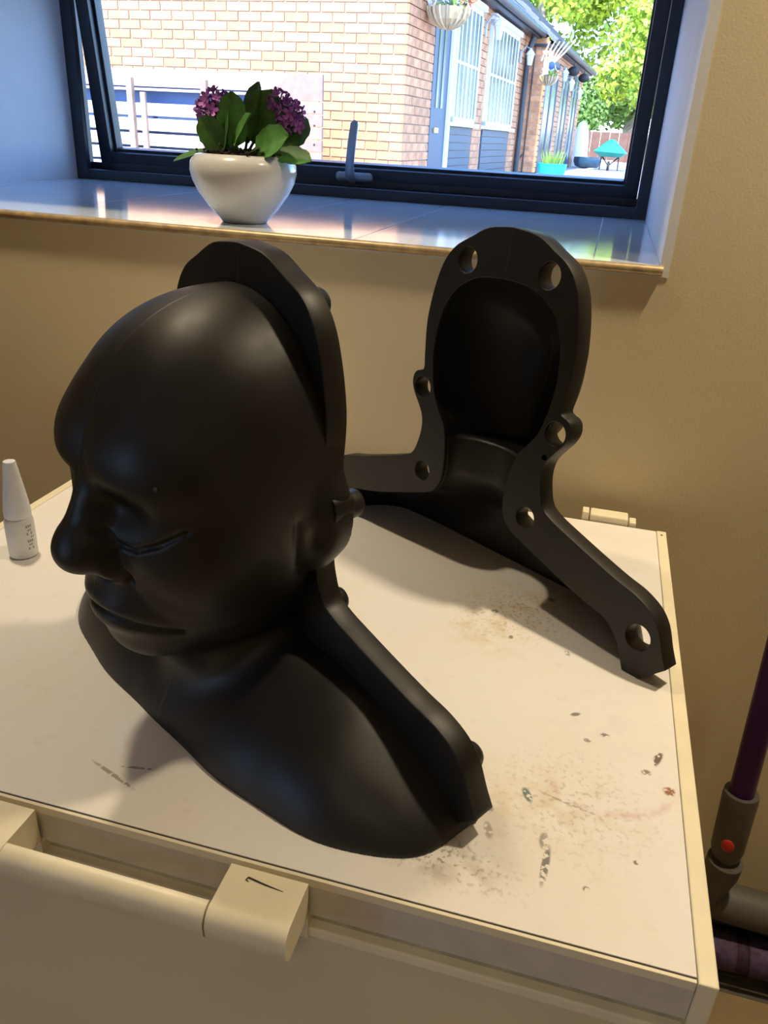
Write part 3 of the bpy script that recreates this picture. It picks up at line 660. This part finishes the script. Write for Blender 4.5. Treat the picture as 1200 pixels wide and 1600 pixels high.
nk = Vector((e0.x-.012, VY+.015, -.608))
MB().tube([tuple(nk+Vector((-.02, 0, .0))), tuple(nk+Vector((.012, 0, .006))), tuple(nk+Vector((.05, 0, .004))), tuple(nk+Vector((.20, 0, -.004)))], [.024, .030, .031, .031], 28).build('motor_housing', 'vacl', vc, smooth=True)
hd = MB().tube([(nk.x-.01, VY-.012, -.681), (nk.x+.26, VY-.012, -.681)], .038, 28).build('brush_cover', 'clear', vc, smooth=True)
MB().tube([(nk.x, VY-.012, -.681), (nk.x+.25, VY-.012, -.681)], .028, 24).build('brush_roller', 'brush', vc, smooth=True)
MB().tube([(nk.x+.062, VY-.012, -.681), (nk.x+.078, VY-.012, -.681)], .039, 28).build('cover_band', 'clear', vc, smooth=True)
box('sole_plate', 'vac', vc, nk.x-.015, nk.x+.26, VY-.055, VY+.075, Z0, Z0+.001, bevel=.0)
box('rear_body', 'vac', vc, nk.x+.0, nk.x+.24, VY+.030, VY+.070, Z0+.001, Z0+.085, bevel=.012)

# ================================================================ OUTDOORS   (frame: x' along the facing wall, y' away from us)
B = math.radians(3.5); cB, sB = math.cos(B), math.sin(B)
def W(u, n, z=0): return Vector((C[0]+u*cB+n*sB, C[1]-u*sB+n*cB, z))
GZ = .03
def othing(name, label, cat, u, n, z=GZ, group=None, kind=None):
    return thing(name, label, cat, W(u, n, z), group, -B, kind)
class OM(MB):
    """outdoor mesh builder in (u, n, z); build() converts to the local frame of its thing"""
    def __init__(s, base): super().__init__(); s.base = base
    def go(s, name, m, parent, smooth=False, bevel=0):
        s.v = [(a-s.base[0], b_-s.base[1], c-s.base[2]) for a, b_, c in s.v]; return s.build(name, m, parent, smooth=smooth, bevel=bevel, local=True)
def ground(name, u0, u1, n0, n1, z0, z1, m, parent=None):
    o = MB().box(u0, u1, n0, n1, 0, z1-z0).build(name, m, parent, local=True); o.location = W(0, 0, z0) if parent is None else Vector((0, 0, 0)); o.rotation_euler = (0, 0, -B if parent is None else 0); return o
tag(ground('ground', -30, 25, 2.2, 60, GZ-.30, GZ-.01, 'paving'), kind='structure')
tag(ground('trim_2', -1.62, -1.50, 8, 27, GZ-.03, GZ+.012, 'kerb'), kind='structure')
tag(ground('trim_3', -8, 10, 22, 58, GZ-.02, GZ+.004, 'gravel'), kind='structure')
# patio slabs
pat = ground('trim_4', -1.49, 5, 7.0, 21.9, GZ-.03, GZ-.004, 'kerb'); tag(pat, kind='structure')
for i in range(4):
    for k in range(12):
        o = MB().box(-1.485+i*1.2, -.295+i*1.2, 7.6+k*1.18, 8.77+k*1.18, .026, .036).build('slab', 'paving', pat, local=True)

U1, NF, ZE = -2.33, 7.4, 1.86      # receding wall plane, facing wall plane, eaves
bb = (U1, NF, GZ)
bld = othing('brick_house', 'single storey orange brick house with slate roof seen through the window', 'building', *bb[:2])
OM(bb).box(-6.6, U1-.012, NF+.012, 19.0, GZ, ZE).go('wall_core', 'mortar', bld)
OM(bb).box(U1-.3, -2.062, 13.40, 18.3, GZ, ZE-.04).go('wall_core', 'mortar', bld)
BL, BH = .225, .075
def bshape(mb, along, a0, a1, face, z, d=.006):
    t = .10
    if along == 'u': mb.box(a0, a1, face-d, face+t, z+.005, z+BH-.005)
    else: mb.box(face-t, face+d, a0, a1, z+.005, z+BH-.005)
cache = {}
nb = 0; stuff = OM(bb)
def brick(along, a0, a1, face, z, single):
    global nb
    a0 += .005; a1 -= .005
    if a1-a0 < .03: return
    if not single or nb >= 298: bshape(stuff, along, a0, a1, face, z, .006+random.uniform(-.0015, .002)); return
    nb += 1; ln = round(a1-a0, 3); key = (along, ln)
    if key not in cache:
        mb = MB(); bshape(mb, along, 0, ln, 0, 0); me_ = mb.mesh('brick'); me_.materials.append(MT['brick']); cache[key] = me_
    o = bpy.data.objects.new('brick', cache[key]); COL.objects.link(o); o.parent = bld
    jit = random.uniform(-.002, .002)
    o.location = (a0-bb[0], face+jit-bb[1], z-bb[2]) if along == 'u' else (face+jit-bb[0], a0-bb[1], z-bb[2])
def courses(along, a0, a1, face, z0, z1, single):
    k0 = int(round((z0-GZ)/BH)); k1 = int(round((z1-GZ)/BH))
    for k in range(k0, k1):
        z = GZ+k*BH; off = 0 if k % 2 else -BL/2
        x = (a0+off) if along == 'n' else (a1-off)
        if along == 'n':
            while x < a1: brick(along, max(a0, x), min(a1, x+BL), face, z, single(x, z)); x += BL
        else:
            while x > a0: brick(along, max(a0, x-BL), min(a1, x), face, z, single(x, z)); x -= BL
courses('u', -6.4, U1, NF, GZ, ZE, lambda x, z: (-4.95 < x-BL/2 and .80 < z < 1.50) or (x > -2.9 and .18 < z <= .80))
courses('n', NF, 8.26, U1, GZ, ZE, lambda x, z: .18 < z < 1.42)
courses('n', 10.10, 10.60, U1, GZ, 1.74, lambda x, z: .22 < z < 1.70)
courses('n', 12.42, 13.40, U1, GZ, 1.74, lambda x, z: False)
courses('n', 8.26, 13.40, U1, 1.745, ZE, lambda x, z: False)
courses('u', U1, -2.05, 13.40, GZ, ZE-.04, lambda x, z: False)
for a, c_ in ((13.40, 13.52), (14.85, 15.3), (16.35, 16.75), (17.8, 18.3)): courses('n', a, c_, -2.05, GZ, 1.70, lambda x, z: False)
courses('n', 13.4, 18.3, -2.05, 1.62, ZE-.04, lambda x, z: False)
tag(stuff.go('brickwork', 'brick', bld), kind='stuff')
# windows of the house
def house_window(n0, n1, z0, z1, nb_):
    f_ = U1+.010; fr = OM(bb); t = .055
    fr.box(f_-.03, f_+.03, n0, n0+t, z0, z1).box(f_-.03, f_+.03, n1-t, n1, z0, z1).box(f_-.03, f_+.03, n0, n1, z0, z0+.05).box(f_-.03, f_+.03, n0, n1, z1-.06, z1)
    o = fr.go('window', 'white', bld); OM(bb).box(f_+.014, f_+.019, n0+t, n1-t, z0+.05, z1-.06).go('pane', 'darkpane', o)
    OM(bb).box(f_-.04, f_+.07, n0-.06, n1+.06, z0-.035, z0).go('sill', 'white', o); OM(bb).box(f_-.03, f_+.06, n0-.04, n1+.04, z1-.01, z1+.05).go('lintel', 'white', o)
    for k in range(1, nb_):
        x = n0+(n1-n0)*k/nb_; wd = .030 if k == nb_//2 else .014; OM(bb).box(f_+.0, f_+.0255, x-wd, x+wd, z0+.05, z1-.06).go('mullion', 'white', o)
    OM(bb).box(f_+.0, f_+.0245, n0+t, n1-t, (z0+z1)/2-.014, (z0+z1)/2+.014).go('transom', 'white', o)
    for k in range(7):
        OM(bb).box(U1-.02, U1+.012, n0+.02, n1-.02, GZ+k*.077+.004, GZ+k*.077+.074).go('cladding_board', 'navy', bld)
house_window(9.00, 10.08, .61, 1.735, 6); house_window(10.64, 12.40, .61, 1.735, 8)
dr = OM(bb).box(U1-.05, U1+.004, 8.28, 8.86, GZ, 1.72).go('door', 'navy', bld)
OM(bb).box(U1-.0, U1+.010, 8.42, 8.50, .72, 1.60).go('pane', 'darkpane', dr); OM(bb).box(U1-.0, U1+.010, 8.60, 8.68, .72, 1.60).go('pane', 'darkpane', dr)
OM(bb).box(U1-.0, U1+.02, 8.40, 8.55, .50, .545).go('letter_plate', 'brass', dr)
OM(bb).box(U1-.05, U1+.03, 8.86, 8.96, GZ, 1.74).go('door_frame', 'white', dr)
for a, c_ in ((13.52, 14.85), (15.3, 16.35), (16.75, 17.8)):
    f_ = -2.05; fr = OM(bb); mid = (a+c_)/2
    fr.box(f_-.05, f_+.006, a, a+.09, GZ, 1.62).box(f_-.05, f_+.006, c_-.09, c_, GZ, 1.62).box(f_-.05, f_+.006, mid-.06, mid+.06, GZ, 1.62).box(f_-.05, f_+.006, a, c_, 1.54, 1.62).box(f_-.05, f_+.006, a, c_, GZ, GZ+.15)
    o = fr.go('glazed_door', 'navy', bld); OM(bb).box(f_-.01, f_-.002, a+.09, mid-.06, GZ+.15, 1.54).go('pane', 'darkpane', o); OM(bb).box(f_-.01, f_-.002, mid+.06, c_-.09, GZ+.15, 1.54).go('pane', 'darkpane', o)
# roof: two slopes of slates, soffit, gutters, pipes
def roof(n0, n1, ue, ze, name):
    ur, zr = -3.62, 3.18; L_ = math.hypot(ue-ur, zr-ze); du, dz = (ur-ue)/L_, (zr-ze)/L_
    base = OM(bb); base.add([(ue, n0, ze), (ur, n0, zr), (ur, n0, zr-.06), (ue, n0, ze-.05), (ue, n1, ze), (ur, n1, zr), (ur, n1, zr-.06), (ue, n1, ze-.05)], [(0, 1, 2, 3), (7, 6, 5, 4), (0, 4, 5, 1), (3, 2, 6, 7), (0, 3, 7, 4), (1, 5, 6, 2)])
    o = base.go('roof_deck', 'slate', bld); t = OM(bb); rows = int(L_/.20)
    for r in range(rows):
        s0, s1 = r*.20, r*.20+.215; x = n0+(.15 if r % 2 else 0)
        while x < n1-.05:
            b0, b1 = x+.004, min(x+.296, n1); zt0, zt1 = .022, .008
            P = [(ue+du*s0-dz*0+.0, b0, ze+dz*s0), (ue+du*s1, b0, ze+dz*s1), (ue+du*s1, b1, ze+dz*s1), (ue+du*s0, b1, ze+dz*s0)]
            nx_, nz_ = -dz*-1, -du; up = [(P[i][0]+dz*(zt0 if i in (0, 3) else zt1), P[i][1], P[i][2]-du*(zt0 if i in (0, 3) else zt1)) for i in range(4)]
            t.add(P+up, [(4, 5, 6, 7), (0, 4, 7, 3), (0, 1, 5, 4), (3, 7, 6, 2)]); x += .30
    tag(t.go('roof_slates', 'slate', o), kind='stuff')
    OM(bb).box(ue-.5, ue-.01, n0, n1, ze-.085, ze-.05).go('soffit', 'gutter', o)
    OM(bb).tube([(ue+.035, n0-.02, ze-.03), (ue+.035, n1+.02, ze-.03)], .045, 12).go('gutter', 'gutter', o, smooth=True)
roof(7.3, 13.45, -2.16, 1.90, 'near'); roof(13.35, 18.9, -1.93, 1.80, 'far')
OM(bb).add([(-6.4, 7.42, ZE), (U1+.0, 7.42, ZE), (-3.62, 7.42, 3.1), (-6.4, 7.6, ZE), (U1, 7.6, ZE), (-3.62, 7.6, 3.1)], [(0, 1, 2), (5, 4, 3), (0, 3, 4, 1), (1, 4, 5, 2), (0, 2, 5, 3)]).go('gable', 'brick', bld)
OM(bb).add([(-3.62, 7.3, 3.18), (-6.5, 7.3, 1.9), (-6.5, 18.9, 1.9), (-3.62, 18.9, 3.18), (-3.62, 7.3, 3.1), (-6.5, 7.3, 1.82), (-6.5, 18.9, 1.82), (-3.62, 18.9, 3.1)], [(0, 1, 2, 3), (7, 6, 5, 4), (0, 4, 5, 1), (3, 2, 6, 7)]).go('rear_roof', 'slate', bld)
OM(bb).tube([(U1+.06, 13.0, GZ), (U1+.06, 13.0, 1.62), (U1+.12, 13.0, 1.80)], .042, 12).go('downpipe', 'gutter', bld, smooth=True)
OM(bb).tube([(-2.235, 13.375, GZ), (-2.235, 13.375, 1.74)], .010, 8).go('cable', 'gutter', bld)
OM(bb).tube([(-2.235, 13.37, .30), (-2.33, 13.34, .17)], .010, 8).go('cable', 'gutter', bld)

# wall lanterns and lamps (each its own thing)
def lantern(u, n, z, label, s=1.0, grp='wall lanterns on the brick house'):
    bs = (u, n, z); t = othing('wall_lantern', label, 'lamp', u, n, z, grp)
    OM(bs).box(u-.16*s, u-.14*s, n-.03, n+.03, z-.06*s, z+.10*s).tube([(u-.15*s, n, z+.06*s), (u-.08*s, n, z+.16*s), (u, n, z+.13*s)], .010*s, 6).go('bracket', 'alu', t)
    OM(bs).lathe([(.035*s, -.09*s), (.060*s, .05*s), (.055*s, .055*s)], u, n, z, 6).go('lamp_glass', 'lampglass', t)
    OM(bs).lathe([(.075*s, .05*s), (.05*s, .09*s), (.015*s, .12*s), (.012*s, .14*s)], u, n, z, 6).go('cap', 'white', t)
lantern(-2.17, 10.35, 1.58, 'white glass wall lantern between the two white windows')
lantern(-2.17, 12.62, 1.50, 'white wall lantern right of the second white window', .9)
lantern(-1.90, 14.45, 1.42, 'wall lantern over the first dark glazed door', .8)
lantern(-1.90, 15.40, 1.34, 'wall lantern over the middle dark glazed door', .8)
lantern(-1.90, 16.80, 1.28, 'wall lantern over the last dark glazed door', .8)
for i, (n_, zz, lb) in enumerate(((15.45, 1.56, 'black oval bowl hung under the eaves over the middle glazed door'), (17.1, 1.57, 'black oval bowl hung under the eaves over the last glazed door'))):
    bs = (-1.90, n_, zz); t = othing('hanging_bowl', lb, 'bowl', -1.90, n_, zz-.06, 'black bowls under the eaves'); bs = (-1.90, n_, zz-.06)
    OM(bs).ball((-1.90, n_, zz), (.10, .10, .075), 16, 8).go('bowl', 'rubber', t, smooth=True); OM(bs).tube([(-1.90, n_, zz+.06), (-1.90, n_, 1.70)], .006, 5).go('wire', 'rubber', t)
# hanging baskets
def basket(u, n, z, s, label, flags=True):
    bs = (u, n, z); t = othing('hanging_basket', label, 'hanging basket', u, n, z, 'hanging baskets on the brick house')
    bk = OM(bs)
    for k in range(18):
        a = 2*math.pi*k/18; P = []
        for j_ in range(6):
            ph = j_/5*math.pi/2; P.append((u+math.sin(ph)*.2*s*math.cos(a), n+math.sin(ph)*.2*s*math.sin(a), z+(1-math.cos(ph))*.17*s))
        bk.tube(P, .013*s, 5)
    bk.lathe([(.02*s, .0), (.09*s, .02*s), (.15*s, .07*s), (.175*s, .165*s), (.02*s, .17*s)], u, n, z, 18).go('basket', 'wicker', t)
    for c_, (a, b_, r) in enumerate(((-.13, 0, .09), (-.02, -.08, .085), (.10, -.03, .09), (.03, .08, .08), (.16, .02, .06), (-.07, .06, .07))):
        fl_ = OM(bs)
        for i in range(34):
            d = rng.normal(size=3); d /= np.linalg.norm(d); p = np.array((u+a*s, n+b_*s, z+.22*s))+d*r*s*rng.uniform(.6, 1); e = .018*s
            x = rng.normal(size=3)*e; y_ = rng.normal(size=3)*e; fl_.add([p-x, p-y_, p+x, p+y_], [(0, 1, 2, 3)])
        tag(fl_.go('blossoms', ('bpetal', 'grass', 'grass', 'bpet', 'opetal', 'bpetal')[c_], t), kind='stuff')
    for a in (0, 2.1, 4.2): OM(bs).tube([(u+.19*s*math.cos(a), n+.19*s*math.sin(a), z+.17*s), (u, n, z+.62*s)], .006*s, 5).go('chain', 'white', t)
    OM(bs).tube([(u, n, z+.62*s), (u-.19*s, n, z+.62*s)], .010, 6).tube([(u-.15*s, n, z+.62*s), (u-.195*s, n, z+.45*s)], .008, 6).go('bracket', 'white', t)
basket(-2.13, 7.95, 1.335, .95, 'large hanging basket with white and green flowers at the house corner')
basket(-1.93, 12.95, 1.205, .66, 'small hanging basket on the sunlit brick pier')
fs = (-1.88, 12.7, 1.40); fo_ = othing('striped_wind_sock', 'red and white striped wind spinner with blue band below the eaves', 'wind spinner', *fs)
for k in range(6):
    x = -1.98+k*.055; OM(fs).tube([(x*.35-1.24, 12.7, 1.47), (x, 12.7, 1.60), (x+.05+.01*k, 12.7, 1.72)], [.008, .012, .006], 6).go('streamer', 'pinkw' if k % 2 else 'white', fo_)
OM(fs).ball((-1.87, 12.69, 1.43), (.045, .03, .05), 10, 6).go('blue_band', 'blue', fo_); OM(fs).box(-1.98, -1.91, 12.68, 12.70, 1.32, 1.52).go('white_panel', 'white', fo_)

# slatted timber fence standing before the facing wall
NQ = 6.7; fb = (-4.4, NQ, GZ)
fn = othing('slatted_fence', 'pale timber horizontal slat fence with dark gaps before the brick wall', 'fence', *fb[:2])
OM(fb).box(-5.9, -3.10, NQ, NQ+.035, .735, .868).go('board', 'timber', fn, bevel=.004)
zt = .722
for k, (hh, gp) in enumerate([(.020, .095), (.098, .022), (.098, .022), (.098, .022), (.098, .022), (.098, .022)]):
    OM(fb).box(-5.9, -3.12, NQ, NQ+.028, zt-hh, zt).go('slat', 'timber', fn, bevel=.003); zt -= hh+gp
for x in (-5.62, -4.585, -3.86, -3.22): OM(fb).box(x-.028, x+.028, NQ-.045, NQ-.002, GZ, .80 if x != -3.22 else .76).go('post', 'timber2', fn, bevel=.003)
OM(fb).box(-4.49, -4.44, NQ-.030, NQ-.002, GZ, .69).go('batten', 'timber2', fn, bevel=.003)
OM(fb).box(-4.70, -4.60, NQ-.02, NQ-.002, .535, .560).go('latch', 'alu', fn, bevel=.002)
bn = (-4.6, 7.05, GZ); bn_ = othing('blue_storage_box', 'dark blue storage box glimpsed through the gap in the slat fence', 'storage box', *bn[:2])
OM(bn).box(-5.7, -3.4, 6.85, 7.25, GZ, .72).go('box_body', 'bluebin', bn_, bevel=.01); OM(bn).box(-5.72, -3.38, 6.83, 7.27, .72, .75).go('lid', 'bluebin', bn_, bevel=.005)
# arched end panel (own thing)
pn = (-2.98, 6.55, GZ); pnl = othing('arched_fence_panel', 'pinkish timber fence panel with curved top corner right of the slats', 'fence panel', *pn[:2])
zz = GZ
for k in range(8):
    hgt = .092; z1 = zz+hgt
    if z1 > .72: break
    OM(pn).box(-3.14, -2.735, 6.55, 6.58, zz, z1-.006).go('board', 'timber2', pnl, bevel=.003); zz = z1
top_ = [(-3.14, zz), (-2.735, zz), (-2.735, .862), (-2.93, .862), (-3.00, .848), (-3.07, .815), (-3.125, .765), (-3.14, .74)]
OM(pn).prism(top_, 1, 6.55, 6.58).go('board', 'timber2', pnl)
for z_ in (.20, .36, .50, .60): OM(pn).ball((-2.80, 6.548, z_), .008, 8, 5).go('screw', 'rubber', pnl)

# pots, wheelbarrow, garden bits
tp = (-1.585, 11.9, GZ); t = othing('teal_flower_pot', 'bright teal glazed pot with grassy plant by the glazed doors', 'pot', *tp[:2])
OM(tp).lathe([(.12, 0), (.17, .02), (.20, .15), (.205, .18), (.19, .18), (.185, .15)], tp[0], tp[1], GZ, 24).go('pot_body', 'teal', t, smooth=True)
g_ = OM(tp)
for i in range(90):
    a = rng.uniform(0, 6.28); r = rng.uniform(0, .13); b0 = np.array((tp[0]+r*math.cos(a), tp[1]+r*math.sin(a), GZ+.14)); tpz = b0+np.array((math.cos(a)*.07, math.sin(a)*.07, rng.uniform(.10, .24))); s_ = np.array((.008, .006, 0))
    g_.add([b0-s_, b0+s_, tpz], [(0, 1, 2)])
tag(g_.go('grass_tuft', 'grass', t), kind='stuff')
tp = (-1.70, 18.0, GZ); t = othing('dark_round_pot', 'low dark blue round pot on the path beyond the doors', 'pot', *tp[:2])
OM(tp).lathe([(.15, 0), (.24, .03), (.28, .12), (.27, .2), (.24, .2), (.23, .16)], tp[0], tp[1], GZ, 24).go('pot_body', 'navyglaze', t, smooth=True)
wbp = (-1.22, 17.0, GZ); t = othing('wheelbarrow', 'green wheelbarrow standing at the far end of the paved drive', 'wheelbarrow', *wbp[:2])
u0, n0 = -1.20, 17.0
OM(wbp).add([(u0-.17, n0-.2, .27), (u0+.19, n0-.2, .27), (u0+.19, n0+.2, .27), (u0-.17, n0+.2, .27), (u0-.30, n0-.30, .36), (u0+.30, n0-.30, .34), (u0+.30, n0+.30, .34), (u0-.30, n0+.30, .36), (u0-.04, n0-.05, .57), (u0+.04, n0+.05, .57)],
    [(3, 2, 1, 0), (0, 1, 5, 4), (1, 2, 6, 5), (2, 3, 7, 6), (3, 0, 4, 7), (4, 5, 9, 8), (6, 7, 8, 9), (5, 6, 9), (7, 4, 8)]).go('tray', 'tealp', t)
OM(wbp).tube([(u0-.01, n0-.26, GZ+.085), (u0+.03, n0-.26, GZ+.085)], .085, 18).go('wheel', 'rubber', t)
for du_, in ((-.15,), (.17,)): OM(wbp).tube([(u0+du_, n0-.1, .28), (u0+du_*1.05, n0-.1, GZ)], .012, 6).go('leg', 'rubber', t)
OM(wbp).tube([(u0-.16, n0+.5, .36), (u0-.15, n0, .28), (u0, n0-.26, .13)], .012, 6).tube([(u0+.18, n0+.5, .36), (u0+.17, n0, .28), (u0+.02, n0-.26, .13)], .012, 6).go('handle_frame', 'rubber', t)
wp = (-1.98, 18.9, GZ); t = othing('white_garden_cover', 'white rounded fabric cover standing beyond the last glazed door', 'garden cover', *wp[:2])
OM(wp).lathe([(.17, 0), (.175, .2), (.16, .5), (.13, .70), (.08, .83), (.02, .87)], wp[0], wp[1], GZ, 20).go('cover', 'white', t, smooth=True)
o = OM((-1.6, 19.6, GZ)).box(-1.95, -1.30, 19.5, 19.7, GZ, GZ+.14).go('stone_trough', 'white', None, bevel=.01); o.location = W(-1.6, 19.6, GZ); o.rotation_euler = (0, 0, -B)
tag(o, 'low white stone trough behind the wheelbarrow', 'trough')
ff = (-1.9, 26, GZ); t = othing('brown_fence', 'dark brown board fence under the trees at the far end', 'fence', *ff[:2])
for k in range(16):
    u_ = -4.0+k*.26; OM(ff).box(u_, u_+.25, 26, 26.03, GZ, .80).go('board', 'fencebrown', t)
for u_ in (-3.5, -1.5, -.3): OM(ff).box(u_, u_+.1, 26.03, 26.12, GZ, .82).go('post', 'fencebrown', t)

def tree(u, n, hgt, crad, label, leafm, z0c, count, leaf=.16, lean=0.):
    bs = (u, n, GZ); t = othing('tree', label, 'tree', u, n, GZ, 'trees beyond the drive')
    tr = OM(bs).tube([(u, n, GZ), (u+lean*.4, n, hgt*.35), (u+lean, n, hgt*.8)], [hgt*.030, hgt*.022, hgt*.010], 10)
    for k in range(7):
        a = k*2.4; zb = hgt*(.25+.08*k); tr.tube([(u+lean*.6, n, zb), (u+crad*.6*math.cos(a), n+crad*.6*math.sin(a), zb+hgt*.15)], [.05, .02], 6)
    tr.go('trunk', 'bark', t, smooth=True)
    cen = []
    for k in range(26):
        d = rng.normal(size=3); d /= np.linalg.norm(d); q_ = rng.uniform(.35, 1)**.5
        cen.append((u+d[0]*crad*q_*.85, n+d[1]*crad*q_*.85, z0c+(hgt-z0c)*.5+d[2]*(hgt-z0c)*.5*q_))
    cen = np.array(cen); idx = rng.integers(0, len(cen), count); d = rng.normal(size=(count, 3)); d /= np.linalg.norm(d, axis=1)[:, None]
    c_ = cen[idx]+d*crad*.36*rng.uniform(.3, 1, (count, 1))**.5
    a = rng.normal(size=(count, 3)); a /= np.linalg.norm(a, axis=1)[:, None]; b_ = np.cross(a, d+.3*rng.normal(size=(count, 3))); b_ /= np.linalg.norm(b_, axis=1)[:, None]+1e-6
    s_ = leaf*rng.uniform(.6, 1.2, (count, 1)); V = np.stack([c_-a*s_, c_-b_*s_*.6, c_+a*s_, c_+b_*s_*.6], 1).reshape(-1, 3)-np.array(bs)
    Q = np.arange(count*4).reshape(-1, 4); tag(link('foliage', np_mesh('foliage', V, Q), leafm, t), kind='stuff')
tree(-5.6, 34, 9.5, 3.0, 'tall yellow-green leafy tree rising behind the end of the house roof', 'tleaf', 1.2, 12000, .15)
tree(-1.2, 30, 7.6, 2.3, 'bright green tree in the middle of the row beyond the drive', 'tleaf', .9, 11000, .12, lean=-.2)
tree(-3.3, 26.5+1.6, 2.6, 1.0, 'darker green bushy tree low beside the house end', 'tleaf2', .3, 4500, .08)
tree(-2.2, 41, 12, 3.6, 'dark tree at the back of the row behind the bright ones', 'tleaf2', .6, 11000, .19)
tree(3.6, 33, 8.5, 2.4, 'broad green tree to the right of the drive, outside the window edge', 'tleaf', 1.0, 5000, .15)
tree(-11, 44, 12, 3.8, 'broad tree far left behind the house roof', 'tleaf', 2, 5000, .22)
# ---------------------------------------------------------------- lift everything so the floor is z = 0
for o in list(sc.objects):
    if o.parent is None and o is not co: o.location.z += OZ
